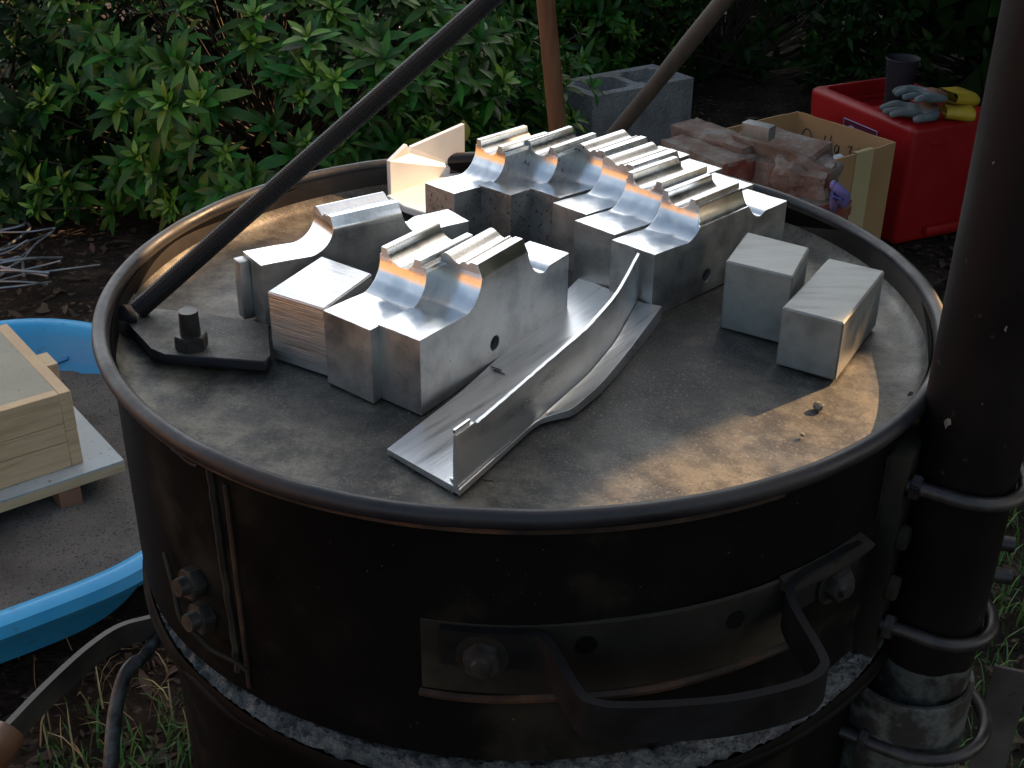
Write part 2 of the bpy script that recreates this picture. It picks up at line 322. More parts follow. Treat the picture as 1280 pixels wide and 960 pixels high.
# ------------------------------------------------------------------ ground
def gheight(x, y):
    return GZ + .012 * noise.noise(Vector((x * 2.3, y * 2.3, 0))) + .006 * noise.noise(Vector((x * 9, y * 9, 2)))
xs = np.unique(np.concatenate([np.linspace(-120, -6, 12), np.linspace(-6, 6, 200), np.linspace(6, 120, 12)]))
ys = np.unique(np.concatenate([np.linspace(-120, -4, 12), np.linspace(-4, 8, 200), np.linspace(8, 120, 12)]))
vs = [(x, y, gheight(x, y) - .012) for y in ys for x in xs]
nx_ = len(xs); fs = [(j * nx_ + i, j * nx_ + i + 1, (j + 1) * nx_ + i + 1, (j + 1) * nx_ + i) for j in range(len(ys) - 1) for i in range(nx_ - 1)]
g = raw('ground', vs, fs, M['soil'], smooth=-1, world=False); g.data.shade_smooth(); g['kind'] = 'structure'

# ------------------------------------------------------------------ furnace lid
RS = .2825
lid = thing('steel_drum', 'upper steel drum section with recessed top, aluminium castings laid on it', 'drum', (0, 0, -.172))
b = bmesh.new(); lathe(b, [(RS, -.172), (RS, -.02), (RS + .002, -.010), (RS - .003, -.006), (RS - .003, -.165), (RS - .02, -.17)], n=160)
for v in b.verts:
    a = math.atan2(v.co.y, v.co.x); d = .0012 * math.sin(3 * a + 1) + .0008 * math.sin(7 * a); v.co.x *= 1 + d / RS; v.co.y *= 1 + d / RS
fin('shell', b, M['blackiron'], lid, 50)
b = bmesh.new(); prof = [(0, LZ + .0)] + [(r, LZ + .0015 * math.sin(r * 20)) for r in np.linspace(.02, .262, 14)] + [(.268, LZ - .0005), (.273, LZ + .001), (.2765, LZ + .004), (.279, LZ + .009)]
lathe(b, prof, n=160); fin('top_plate', b, M['lid'], lid, 60)
b = bmesh.new(); lathe(b, [(.2790, LZ + .009), (.2797, -.012), (.2805, -.004)], n=160); fin('rim_wall', b, M['wallsteel'], lid, 60)
b = bmesh.new(); pr = [(.2856 + .0052 * math.cos(t), -.0035 + .0056 * math.sin(t)) for t in np.linspace(0, 2 * math.pi, 15)[:-1]]
lathe(b, pr, n=200, close=True)
for v in b.verts:
    a = math.atan2(v.co.y, v.co.x); v.co.z += .0006 * math.sin(5 * a + 2) + .0005 * noise.noise(v.co * 40)
rim = fin('rim', b, M['rimsteel'], lid, 80)
b = bmesh.new(); lathe(b, [(RS + .0005, -.0125), (RS + .0035, -.0125), (RS + .0035, -.0095), (RS + .0005, -.0095)], n=160, close=True, a0=-178, a1=-60); fin('rim_underside', b, M['rustrim'], lid, 60)
# seam and flange on the left of the shell
b = bmesh.new(); tube(b, [cyl(-126.8 + .6 * t, RS + .001, -.012 - .145 * t) + Vector((random.uniform(-.0005, .0005), 0, 0)) for t in np.linspace(0, 1, 24)], .0028, 6); fin('weld_seam', b, M['dusty'], lid)
b = bmesh.new(); tube(b, [cyl(-124.5, RS + .0015, z) for z in np.linspace(-.018, -.165, 10)], .0016, 6); fin('weld_seam', b, M['rustrim'], lid)
b = bmesh.new(); tube(b, [cyl(a, RS + .0015, -.0155 - .001 * math.sin(a)) for a in np.linspace(-134, -129, 8)], .0013, 6); fin('scratch_ridge', b, M['dusty'], lid)
for az, z in ((-132.3, -.104), (-131.2, -.127)):
    b = bmesh.new(); n_ = cyl(az, 1, 0); hexhead(b, n_ * (RS + .001) + Vector((0, 0, z)), n_ + Vector((0, 0, .15)), .0105, .009, .006, .006, rot=az); fin('bolt', b, M['bolt'], lid)
wire_pts = [cyl(-139, RS + .004, -.100), cyl(-136, RS + .008, -.114), cyl(-133, RS + .014, -.1275), cyl(-131, RS + .012, -.134), cyl(-128.5, RS + .010, -.141), cyl(-125, RS + .008, -.142), cyl(-123, RS + .007, -.146)]
b = bmesh.new(); tube(b, spline(wire_pts, 8), .0016, 8); fin('twisted_wire', b, M['dusty'], lid)
# front carrying handle, strap steel
H = .024; zt = -.0745
hp = [cyl(-98.2, RS + .004, zt), cyl(-93, RS + .005, zt), cyl(-88.2, RS + .006, zt), cyl(-86.6, .296, zt), cyl(-84.6, .330, zt - .001), cyl(-83.4, .339, zt - .002), cyl(-80, .343, zt - .003),
      cyl(-72, .348, zt - .004), cyl(-65.5, .350, zt - .004), cyl(-62.6, .346, zt - .004), cyl(-61.5, .337, zt - .003), cyl(-60, .305, zt + .001), cyl(-58.6, RS + .010, zt + .003), cyl(-56, RS + .005, zt + .004), cyl(-50, RS + .004, zt + .004), cyl(-45.5, RS + .004, zt + .003)]
b = bmesh.new(); tube(b, [p - Vector((0, 0, H / 2)) for p in spline(hp, 5)], 0, flat=(.005, H)); bmesh.ops.bevel(b, geom=[e for e in b.edges if abs(e.calc_length()) > 0 and len(e.link_faces) == 2 and e.calc_face_angle(0) > 1.2], offset=.0009, segments=2, affect='EDGES')
hd_ = fin('carrying_handle', b, M['rod'], lid)
for az, z in ((-93.6, -.0905), (-50.5, -.087)):
    b = bmesh.new(); n_ = cyl(az, 1, 0); hexhead(b, n_ * (RS + .007) + Vector((0, 0, z)), n_, .0105, .008, .003, .0055, rot=az * .3); bo = fin('handle_bolt', b, M['bolt'], hd_)
    b = bmesh.new(); q = n_.to_track_quat('Z', 'Y').to_matrix().to_4x4(); bmesh.ops.create_cone(b, cap_ends=True, segments=24, radius1=.0145, radius2=.0145, depth=.0012, matrix=Matrix.Translation(n_ * (RS + .0072) + Vector((0, 0, z))) @ q); fin('washer', b, M['dusty'], hd_)
# backing plates, rib
b = bmesh.new(); lathe(b, [(RS + .0003, -.122), (RS + .0018, -.121), (RS + .0018, -.0735), (RS + .0003, -.072)], n=70, a0=-100.5, a1=-56, close=True); fin('handle_backing_plate', b, M['dusty'], lid)
b = bmesh.new(); lathe(b, [(RS, -.1275), (RS + .004, -.126), (RS + .0045, -.1235), (RS, -.122)], n=70, a0=-100.8, a1=-54, close=True)
for v in b.verts: v.co.z += .0008 * math.sin(v.co.x * 60)
fin('lower_rib', b, M['rustrim'], lid)
b = bmesh.new(); lathe(b, [(RS, -.079), (RS + .010, -.077), (RS + .011, -.074), (RS, -.0705)], n=30, a0=-58.5, a1=-44, close=True); fin('angle_bracket', b, M['dusty'], lid)
for az, z in ((-82.3, -.0875), (-64.5, -.089)):
    b = bmesh.new(); n_ = cyl(az, 1, 0); q = n_.to_track_quat('Z', 'Y').to_matrix().to_4x4(); bmesh.ops.create_cone(b, cap_ends=True, segments=16, radius1=.006, radius2=.006, depth=.001, matrix=Matrix.Translation(n_ * (RS + .0019) + Vector((0, 0, z))) @ q); fin('bolt_hole', b, M['blackiron'], lid)
# clamp bracket between lid and post
pc = Vector((.271, -.163, 0)); ax = pc.normalized(); pp = Vector((-ax.y, ax.x, 0))
def brk(u, v, z): return ax * u + pp * v + Vector((0, 0, z))
b = bmesh.new()
box(b, brk(.286, 0, -.100), (.012, .088, .150), math.atan2(ax.y, ax.x), .002)
for s in (-1, 1): box(b, brk(.278, s * .040, -.100), (.022, .006, .146), math.atan2(ax.y, ax.x), .001)
fin('clamp_bracket', b, M['dusty'], lid)
for v, z in ((-.034, -.085), (-.036, -.122), (.034, -.10)):
    b = bmesh.new(); hexhead(b, brk(.292, v, z), ax, .009, .006, rot=v * 30); fin('bracket_bolt', b, M['dusty'], lid)
# lifting arm plate, bolt, threaded rod
PZ = LZ + .0105
poly = [onz(x, y, PZ) for x, y in ((126, 368), (150, 352), (163, 362), (186, 385), (300, 398), (336, 405), (339, 444), (332, 452), (205, 443), (188, 436), (160, 404))]
b = bmesh.new(); prism(b, poly, LZ + .003, PZ); bmesh.ops.bevel(b, geom=b.edges[:], offset=.0008, segments=1, affect='EDGES'); pl = fin('lifting_plate', b, [M['rimsteel'], M['lid']], lid)
for p in pl.data.polygons: p.material_index = 1 if p.normal.z > .9 else 0
b = bmesh.new(); bc = onz(240, 434, PZ); hexhead(b, bc, (0.02, -.02, 1), .0112, .010, .017, .0068, rot=.2); fin('plate_bolt', b, M['bolt'], pl)
r0 = onz(172, 388, PZ + .004); r1 = Vector((-.025, .062, .181)); dr = (r1 - r0).normalized(); Lr = (r1 - r0).length * 1.45
pts = []; rr_ = []
pitch = .0017; nn = int(Lr / (pitch / 2))
for i in range(nn): pts.append(r0 + dr * (i * pitch / 2)); rr_.append(.0072 if i % 2 else .0067)
b = bmesh.new(); tube(b, pts, rr_, 14); rod = fin('threaded_rod', b, M['rod'], lid, None)
b = bmesh.new(); hexhead(b, r0 - dr * .012 + Vector((0, 0, -.004)), dr, .0135, .011); fin('rod_nut', b, M['rod'], lid)
b = bmesh.new(); tube(b, [r0 + Vector((-.012, -.012, -.014)), r0 + Vector((-.006, -.018, -.012))], [.012, .011], 16); fin('rod_stub', b, M['rod'], lid)

# ------------------------------------------------------------------ furnace body
BC = Vector((0.006, -.025, 0))
body = thing('furnace', 'lower black steel furnace with rough grey cement ledge under the drum lid', 'furnace', (0, 0, GZ))
b = bmesh.new(); lathe(b, [(.262, GZ + .03), (.264, -.5), (.266, -.215), (.272, -.196), (.277, -.190), (.280, -.182), (.277, -.176), (.273, -.180), (.270, -.19)], BC, n=140)
for v in b.verts: v.co += Vector((v.co.x, v.co.y, 0)).normalized() * .002 * noise.noise(v.co * 12)
fin('shell', b, M['blackiron'], body, 50)
b = bmesh.new(); lathe(b, [(.2775 + .0032 * math.cos(t), -.1835 + .0035 * math.sin(t)) for t in np.linspace(0, 6.283, 11)[:-1]], BC, n=180, close=True)
for v in b.verts: v.co += Vector((0, 0, .002 * noise.noise(v.co * 30)))
fin('flange_edge', b, M['blackiron'], body)
b = bmesh.new(); lathe(b, [(r, -.1780 + .0022 * math.cos((r - .26) * 80)) for r in np.linspace(.235, .275, 14)], BC, n=700)
for v in b.verts: v.co.z += .0035 * noise.noise(v.co * 130) + .0028 * noise.noise(v.co * 330)
fin('refractory_rim', b, M['refract'], body, 180)
for k in range(3):
    b = bmesh.new(); a = 90 + 120 * k; tube(b, [cyl(a, .24, GZ + .04) + BC, cyl(a, .27, GZ - .01) + BC], .015, 10); fin('foot', b, M['blackiron'], body)
# sleeve pipe that receives the post
sc_ = pc - ax * .008 + pp * (-.003)
b = bmesh.new(); lathe(b, [(.0385, -.206), (.0393, -.2035), (.0418, -.2035), (.0428, -.206), (.0428, -.70), (.0385, -.70)], sc_, n=48, close=True)
fin('sleeve_pipe', b, M['galv'], body)
b = bmesh.new(); box(b, brk(.283, 0, -.33), (.02, .07, .2), math.atan2(ax.y, ax.x), .002); fin('sleeve_bracket', b, M['blackiron'], body)
def ubolt(z, rad, parent, name, mt, tilt=0):
    p_ = []
    for v in (-1,):
        pass
    c0 = ax.dot(pc)
    left = [brk(u, -rad, z) for u in np.linspace(.268, c0, 5)]
    arc = [brk(c0 + rad * math.sin(t), -rad * math.cos(t), z + tilt * math.sin(t)) for t in np.linspace(0.15, math.pi - .15, 20)]
    right = [brk(u, rad, z) for u in np.linspace(c0, .268, 5)]
    b = bmesh.new(); tube(b, left + arc + right, .0046, 12); o = fin(name, b, mt, parent)
    for s in (-1, 1):
        b = bmesh.new(); hexhead(b, brk(.294, s * rad, z), ax, .0085, .006); fin('nut', b, mt, o)
    return o
ubolt(-.240, .047, body, 'clamp_ring', M['ubolt'])

# ------------------------------------------------------------------ post
post = thing('steel_post', 'tall dark round steel post clamped to the right side of the furnace lid', 'post', (pc.x, pc.y, -.224))
b = bmesh.new(); lathe(b, [(.0275, -.223), (.0304, -.224), (.0304, -.22), (.0304, -.1), (.0304, 1.3), (.0275, 1.3), (.0275, -.223)], pc, n=56); fin('pipe', b, M['pole'], post)
b = bmesh.new(); lathe(b, [(.0306, -.2235), (.0307, -.190), (.0305, -.186)], pc, n=90)
for v in b.verts:
    if v.co.z > -.188: v.co.z += .006 * noise.noise(v.co * 60)
fin('worn_end', b, M['galv'], post)
ubolt(-.047, .0358, post, 'u_bolt', M['ubolt'], -.003); ubolt(-.152, .0358, post, 'u_bolt', M['ubolt'], -.004)
for px, py in ((1247, 678), (1243, 718)):
    p0 = atd(px, py, .97); b = bmesh.new(); tube(b, [p0 + Vector((-.035, .01, .0)), p0 + Vector((.012, -.003, 0))], .0062, 14); fin('stud', b, M['ubolt'], post)

def chip(px, py, r, seed):
    d = FW + RT * ((px - 640) / F_) + UP * ((480 - py) / F_); q = CAM - pc; A = d.x ** 2 + d.y ** 2; B = 2 * (q.x * d.x + q.y * d.y); Cc = q.x ** 2 + q.y ** 2 - .0306 ** 2
    D_ = B * B - 4 * A * Cc
    if D_ < 0: return
    t = (-B - math.sqrt(D_)) / 2 / A; p = CAM + d * t; n_ = Vector((p.x - pc.x, p.y - pc.y, 0)).normalized(); u = Vector((-n_.y, n_.x, 0)); b = bmesh.new()
    random.seed(seed); v = [b.verts.new(p + (u * math.cos(a) * .6 + Vector((0, 0, 1)) * math.sin(a)) * r * random.uniform(.25, 1.3) + n_ * .0003) for a in np.linspace(0, 6.283, 9)[:-1]]; b.faces.new(v)
    fin('paint_chip', b, M['grit'], post, None)
for k, q in enumerate(((1184, 528, .0042), (1257, 411, .0018), (1242, 203, .0011), (1228, 505, .0010))): chip(*q, k)

# ------------------------------------------------------------------ castings
def casting_mesh(kind, w=.036, L=.168, hole=False, seed=0, ext=0):
    hf, hm, R = .050, .0482, .020; uh, ue, hr, H = .056 + ext, .1106 + ext * .6, .0466, .074
    us = [0, .012, .024, .034]; Ps = [hf, .0496, .0490, hm]
    for t in np.linspace(0, math.pi / 2, 14)[1:]:
        us.append(uh - R + R * math.sin(t)); Ps.append(hm + R * (1 - math.cos(t)) - .0004)
    us.append(uh + .0002); Ps.append(.2); us.append((uh + ue) / 2); Ps.append(.2)
    us.append(ue); Ps.append(.2); us.append(ue + .0004); Ps.append(.068)
    for t in np.linspace(0, 1, 12)[1:]:
        a = t * math.pi / 2; us.append(ue + .0004 + .021 * (1 - math.cos(a)) ** .9); Ps.append(.068 - .024 * math.sin(a))
    for t in (.25, .5, .75, 1): us.append(ue + .0214 + .008 * t); Ps.append(.044 + .0026 * math.sin(t * math.pi / 2))
    us += [.15, L]; Ps += [hr, hr]
    def C_(v):
        if kind == 'groove':
            if v < .03: return .069
            if v < .15: return .074
            if v < .745:
                q = (v - .45) / .29; return .0738 - .0088 * math.sqrt(max(0, 1 - q * q)) - .0004
            if v < .87: return .0738
            if v < .885: return .0738 - (v - .87) / .015 * .0038
            if v < .985: return .0700
            return .0672
        if kind == 'cove':
            if v < .03: return .069
            if v < .14: return .074
            if v < .66:
                q = (v - .40) / .26; return .0738 - .0085 * math.sqrt(max(0, 1 - q * q)) - .0004
            if v < .78: return .0738
            if v < .79: return .0738 - (v - .78) / .01 * .0035
            if v < .86: return .0702
            q = (v - .86) / .14; return .0702 - .013 * (1 - (1 - q) ** 2.2) - .001
        if v < .12: return .0725 + .002 * math.sin(v / .12 * math.pi / 2)
        if v < .45: return .0745 - .0042 * math.sin((v - .12) / .33 * math.pi / 2) ** 2
        if v < .58: return .0703 + .0027 * math.sin((v - .45) / .13 * math.pi / 2)
        if v < .70: return .0730 - .0010 * math.sin((v - .58) / .12 * math.pi)
        if v < .88: return .0738
        return .0738 - (v - .88) / .12 * .0085
    eps = .003; br = {'groove': [.03, .155, .745, .87, .885, .985], 'cove': [.03, .14, .66, .78, .79, .86], 'hump': [.12, .45, .58, .70, .88]}[kind]
    vv = sorted(set([0, 1] + list(np.linspace(0, 1, 45)) + [q - .001 for q in br] + [q + .0005 for q in br]))
    b = bmesh.new(); G = []
    for u, p in zip(us, Ps):
        G.append([b.verts.new((u, w * (.5 - v), min(p, C_(v)) + .00025 * noise.noise(Vector((u * 90, v * 4, seed))))) for v in vv])
    nu, nv = len(us), len(vv)
    for i in range(nu - 1):
        for j in range(nv - 1):
            f = b.faces.new((G[i][j], G[i][j + 1], G[i + 1][j + 1], G[i + 1][j])); f.material_index = 0
            if us[i] >= uh - .0001 and us[i + 1] <= uh + .00021: f.material_index = 1
    bl = [b.verts.new((u, w / 2, 0)) for u in us]; br_ = [b.verts.new((u, -w / 2, 0)) for u in us]
    def F(*v):
        f = b.faces.new(v); f.material_index = 1; return f
    F(*([G[i][0] for i in range(nu)] + bl[::-1])); F(*([G[i][-1] for i in range(nu)] + br_[::-1]))
    F(*(G[0] + [br_[0], bl[0]])); F(*(G[-1] + [br_[-1], bl[-1]])); F(*(bl + br_[::-1]))
    bmesh.ops.recalc_face_normals(b, faces=b.faces)
    me = bpy.data.meshes.new('casting'); b.to_mesh(me); b.free()
    me.materials.append(M['machined']); me.materials.append(M['cast']); me.shade_smooth(); me.set_sharp_from_angle(angle=R_(28))
    if hole:
        o = bpy.data.objects.new('tmp', me); C.objects.link(o)
        t = bmesh.new(); bmesh.ops.create_cone(t, cap_ends=True, segments=32, radius1=.0052, radius2=.0052, depth=.04, matrix=Matrix.Translation((hole[0], -w / 2, hole[1])) @ Matrix.Rotation(math.pi / 2, 4, 'X'))
        cm = bpy.data.meshes.new('c'); t.to_mesh(cm); t.free(); cm.materials.append(M['cast']); cu = bpy.data.objects.new('c', cm); C.objects.link(cu)
        md = o.modifiers.new('b', 'BOOLEAN'); md.operation = 'DIFFERENCE'; md.solver = 'EXACT'; md.object = cu
        dg = bpy.context.evaluated_depsgraph_get(); dg.update(); me2 = bpy.data.meshes.new_from_object(o.evaluated_get(dg))
        bpy.data.objects.remove(o); bpy.data.objects.remove(cu); me = me2; me.set_sharp_from_angle(angle=R_(28))
    return me
GRP = 'machined aluminium castings laid on the furnace lid'
#  name, x, y of front-right bottom corner, angle, scale, width, kind, hole, label
CAST = [
 ('A', -.0590, -.1415, 57.5, 1.03, .0338, 'hump', (.078, .016), 'smooth-topped aluminium casting with a bolt hole, beside the slanted rail'),
 ('B', -.0900, -.1270, 56.0, 1.02, .0410, 'groove', False, 'groove-topped aluminium casting between the sawn block and the near casting with a bolt hole'),
 ('r6', .0925, -.0010, 46.5, .985, .0395, 'cove', (.066, .014), 'groove-topped aluminium casting at the right end of the back row, nearest the plain blocks'),
 ('r5', .0665, .0320, 45.5, 1.01, .0385, 'groove', False, 'groove-topped aluminium casting second from the right end of the back row'),
 ('r4', .0478, .0725, 45.5, 1.0, .0345, 'hump', False, 'narrow hump-topped aluminium casting third from the right end of the back row'),
 ('r3', .0290, .1095, 46.5, .985, .0335, 'hump', False, 'hump-topped aluminium casting fourth from the right end of the back row'),
 ('r2', -.0090, .1135, 48.5, .99, .0355, 'groove', False, 'pitted groove-topped aluminium casting second from the left end of the back row'),
 ('r1', -.0530, .1135, 46.0, 1.0, .0340, 'groove', False, 'groove-topped aluminium casting at the left end of the back row, by the sunlit upright rail'),
 ('L1', -.1775, -.0240, 35.0, 1.0, .0300, 'hump', False, 'long aluminium casting standing alone at the far left, turned away behind the sawn block'),
]
for i, (nm, x, y, ang, sc0, wd, kind, hole, lab) in enumerate(CAST):
    h_ = hole
    me = casting_mesh(kind, wd, hole=h_, seed=i, ext={'A': .008, 'B': -.001}.get(nm, 0))
    if nm in ('r2', 'r1', 'r3'): me.materials[1] = M['castpit']
    o = bpy.data.objects.new('aluminium_casting', me); C.objects.link(o)
    a = R_(ang); off = Vector((-math.sin(a), math.cos(a), 0)) * (wd * sc0 / 2)   # front-right corner -> centre of the front edge
    o.location = Vector((x, y, LZ + .0015)) + off; o.rotation_euler = (0, 0, a); o.scale = (sc0,) * 3
    if nm in ('A', 'B'): me.transform(Matrix(((1, .10, 0, 0), (0, 1, 0, 0), (0, 0, 1, 0), (0, 0, 0, 1))))
    if nm == 'L1': o.scale.z = .94
    tag(o, lab, 'casting', GRP)
    if nm == 'L1':
        b = bmesh.new(); box(b, (-.004, wd / 2 - .0055, .0235), (.008, .011, .047), 0, .0015); fin('casting_lug', b, M['cast'], o, world=False)

def slab(name, corners, z0, z1, mats, topmat=1, shrink=0, bev=.0008):
    """hexahedral block from four plan corners"""
    b = bmesh.new(); prism(b, corners, z0, z1)
    if bev: bmesh.ops.bevel(b, geom=b.edges[:], offset=bev, segments=2, affect='EDGES')
    o = fin(name, b, mats, None)
    for p in o.data.polygons:
        if p.normal.z > .9 and len(mats) > 1: p.material_index = topmat
    return o
def rect(c, a, l, w_):  # c front-right corner
    u = Vector((math.cos(R_(a)), math.sin(R_(a)), 0)); v = Vector((-u.y, u.x, 0)); c = Vector((c[0], c[1], 0)); return [c, c + u * l, c + u * l + v * w_, c + v * w_]
o = slab('sawn_block', [onz(405, 386, LZ + .050), onz(465, 342, LZ + .050), onz(402, 320, LZ + .050), onz(334, 364.4, LZ + .050)], LZ + .001, LZ + .050, [M['sawn'], M['sawntop']])
tag(o, 'saw-marked aluminium block with streaky top, left end of the near group', 'metal block')
o = slab('plain_block', [onz(991.7, 345.9, LZ + .052), onz(1011.8, 309.4, LZ + .052), onz(934, 289.8, LZ + .052), onz(907.7, 326, LZ + .052)], LZ + .001, LZ + .052, [M['dullalu']])
tag(o, 'plain dull aluminium block, the rear left one of the two at right', 'metal block', 'plain aluminium blocks at the right of the lid')
o = slab('plain_block', [onz(1055, 404, LZ + .043), onz(1106, 338.6, LZ + .043), onz(1036, 322.5, LZ + .043), onz(978, 384, LZ + .043)], LZ + .001, LZ + .043, [M['dullalu']])
tag(o, 'longer plain aluminium block, the front right one of the two at right, one edge glinting', 'metal block', 'plain aluminium blocks at the right of the lid')

# ------------------------------------------------------------------ T-section rails
def lerp_px(tab, t):
    ts = [q[0] for q in tab]; return tuple(float(np.interp(t, ts, [q[k] for q in tab])) for k in (1, 2))
def build_rail(parent, xf=None):
    Lp = [(0, 484, 561), (.3, 577, 489), (.65, 652, 420), (1, 724.6, 346.4)]
    Wl = [(0, 564, 592), (.15, 590, 562), (.5, 672, 490), (.8, 745, 408), (1, 779, 352)]
    Wr = [(0, 573, 611), (.45, 673, 523), (.66, 735, 468), (.82, 769, 427), (1, 797, 376)]
    Rp = [(0, 574, 613), (.43, 672, 524), (.50, 698, 516), (.58, 716, 511), (.70, 752.5, 478.7), (.84, 786.5, 437.5), (1, 827.7, 382.5)]
    Tp = [(0, 566.5, 528), (.105, 591, 511.5), (.11, 593, 517), (.12, 597.5, 520), (.36, 652.4, 468), (.58, 700.5, 427), (.78, 745, 386), (.88, 762, 358), (1, 793, 320.6)]
    N = 60; A = []
    for i in range(N + 1):
        t = i / N; hL = .004 + .003 * t; hF = .005 + .008 * t * t; hR = .0052 + .0085 * t * t
        l = onz(*lerp_px(Lp, t), LZ + hL); wr = onz(*lerp_px(Wr, t), LZ + hF); r = onz(*lerp_px(Rp, t), LZ + hR)
        # web stands vertically on wr, height measured from the photo
        d0 = (wr - CAM).dot(FW); pyT = lerp_px(Tp, t)[1]; pyW = lerp_px(Wr, t)[1]
        hh = float(np.interp(t, [0, .1, .11, .5, .9, 1], [.034, .033, .031, .033, .034, .036]))
        A.append((l, wr, r, hL, hF, hR, hh))
    def sm(k):
        P = np.array([a[k] for a in A]); Q = P.copy()
        for _ in range(3): Q[1:-1] = (Q[:-2] + Q[1:-1] * 2 + Q[2:]) / 4
        return [Vector(q) for q in Q]
    Ls, Ws, Rs = sm(0), sm(1), sm(2)
    if xf: Ls, Ws, Rs = [[xf @ p for p in q] for q in (Ls, Ws, Rs)]
    def strip(name, secs, mt, sm_=35):
        b = bmesh.new(); rings = [[b.verts.new(p) for p in s] for s in secs]; n = len(rings[0])
        for a, c in zip(rings[:-1], rings[1:]):
            for k in range(n): b.faces.new((a[k], a[(k + 1) % n], c[(k + 1) % n], c[k]))
        b.faces.new(rings[0][::-1]); b.faces.new(rings[-1]); return fin(name, b, mt, parent, sm_)
    Z = Vector((0, 0, 1)); base, web, fl = [], [], []
    for i in range(N + 1):
        l, w_, r = Ls[i], Ws[i], Rs[i]; hh = A[i][6]; dirl = (l - w_); dirl.z = 0; dirl.normalize()
        th = .0042
        base.append([l, w_ + dirl * th - Z * .0003, Vector((w_.x + dirl.x * th, w_.y + dirl.y * th, w_.z - .005)), l - Z * .0035])
        wl = w_ + dirl * th; nz_ = .0006 * noise.noise(Vector((i * .7, 0, 3)))
        bow = dirl * (.0015 * math.sin(i / N * math.pi))
        web.append([w_ - Z * .004, w_ + Z * .003 + dirl * .0006, w_ + Z * (hh * .5) + bow + dirl * .0006, w_ + Z * (hh + nz_) + dirl * .0008, wl + Z * (hh + nz_) - dirl * .0008, wl + Z * (hh * .5), wl - Z * .004])
        dr_ = (r - w_); 
        bot = Vector((r.x, r.y, min(r.z - .004, max(LZ + .001, r.z - .004 - .014 * max(0, (i / N - .45)) ))))
        fl.append([w_ - dirl * .0003 + Z * .0002, w_ + dr_ * .25 - Z * .0006, r, bot, Vector((w_.x, w_.y, min(w_.z - .004, LZ + .002)))])
    strip('base_plate', base, M['brushed']); strip('web', web, M['brushed']); strip('curved_flange', fl, M['brushed'])
    # stub above the notch at the near end
    i0, i1 = 0, 6; sec = []
    for i in range(i0, i1):
        l, w_ = Ls[i], Ws[i]; dirl = (l - w_); dirl.z = 0; dirl.normalize(); hh = A[i][6]; p = w_ + Z * (hh + .0004) + dirl * .0022
        sec.append([p, p + Z * .0022, p + Z * .0022 + dirl * .0018, p + dirl * .0018])
    strip('raised_lip', sec, M['machined'])
    return Ls, Ws
r1_ = thing('aluminium_rail', 'long T-section aluminium rail with curved upright web lying diagonally at the front of the lid', 'rail', (.02, -.1, LZ), 0, 'curved T-section aluminium rails')
build_rail(r1_)
for k in range(2):
    b = bmesh.new(); p = onz(613 + 4 * k, 458 + 3.5 * k, LZ + .0062); q = onz(627 + 4 * k, 463 + 4.5 * k, LZ + .0064)
    tube(b, [p, q], .0004, 6); fin('pencil_mark', b, M['ink'], r1_)
b = bmesh.new(); e0 = onz(567, 598, LZ + .006); box(b, e0 + Vector((.002, -.002, -.0005)), (.007, .006, .006), .7, .0012, 2); fin('end_nub', b, M['machined'], r1_)

# second rail, behind: upright web with notch, facing left
r2_ = thing('aluminium_rail', 'sunlit aluminium rail piece with upright notched web, behind at the back left of the lid', 'rail', (-.1, .22, LZ), 0, 'curved T-section aluminium rails')
pA = onz(487, 243, LZ + .012); pB = onz(579, 208, LZ + .014)
du = (pB - pA); du.z = 0; Lw = du.length; du.normalize(); dn = Vector((du.y, -du.x, 0))
prof = [(0, .0), (Lw, .0), (Lw, .042), (Lw * .34, .034), (Lw * .31, .029), (Lw * .27, .038), (0, .030)]
b = bmesh.new()
def wallp(u, h, s):
    bend = -.006 * math.sin(u / Lw * math.pi); return pA + du * u + dn * (s * .002 + bend) + Vector((0, 0, h))
f1 = [b.verts.new(wallp(u, h, 1)) for u, h in prof]; f2 = [b.verts.new(wallp(u, h, -1)) for u, h in prof]
b.faces.new(f1); b.faces.new(f2[::-1])
for i in range(len(prof)): b.faces.new((f1[i], f2[i], f2[(i + 1) % len(prof)], f1[(i + 1) % len(prof)]))
fin('web', b, M['oxideSunlit'], r2_, 20)
pl_ = [pA - du * .004, pB, pB + dn * .014, pA + du * .05 + dn * .075, pA - du * .01 + dn * .085, pA - du * .012 + dn * .03]
b = bmesh.new(); prism(b, pl_, LZ + .006, LZ + .0125); bmesh.ops.bevel(b, geom=b.edges[:], offset=.0008, segments=1, affect='EDGES')
fin('base_plate', b, M['oxideSunlit'], r2_, 20)

# crumbs on the lid
def crumb(px, py, r, name, label, mt):
    b = bmesh.new(); bmesh.ops.create_icosphere(b, subdivisions=2, radius=r); c = onz(px, py, LZ)
    for v in b.verts: v.co *= 1 + .5 * noise.noise(v.co * 200 + Vector((px, 0, 0))); v.co.z *= .7; v.co += c + Vector((0, 0, r * .5))
    return tag(fin(name, b, mt, None, 20), label, 'pebble')
crumb(1022, 511, .0035, 'slag_crumb', 'small grey crumb of slag in the warm sunlit patch of the lid', M['grit'])
crumb(1003, 545, .0017, 'slag_crumb', 'tiny dark crumb on the sunlit patch near the rim', M['grit'])
b = bmesh.new(); tube(b, [onz(603, 599, LZ + .002), onz(609, 601, LZ + .003), onz(616, 601, LZ + .002)], .0006, 5); tag(fin('twig_scrap', b, M['twig'], None), 'tiny brown twig scrap in front of the near end of the rail', 'twig')
vs, fs = [], []
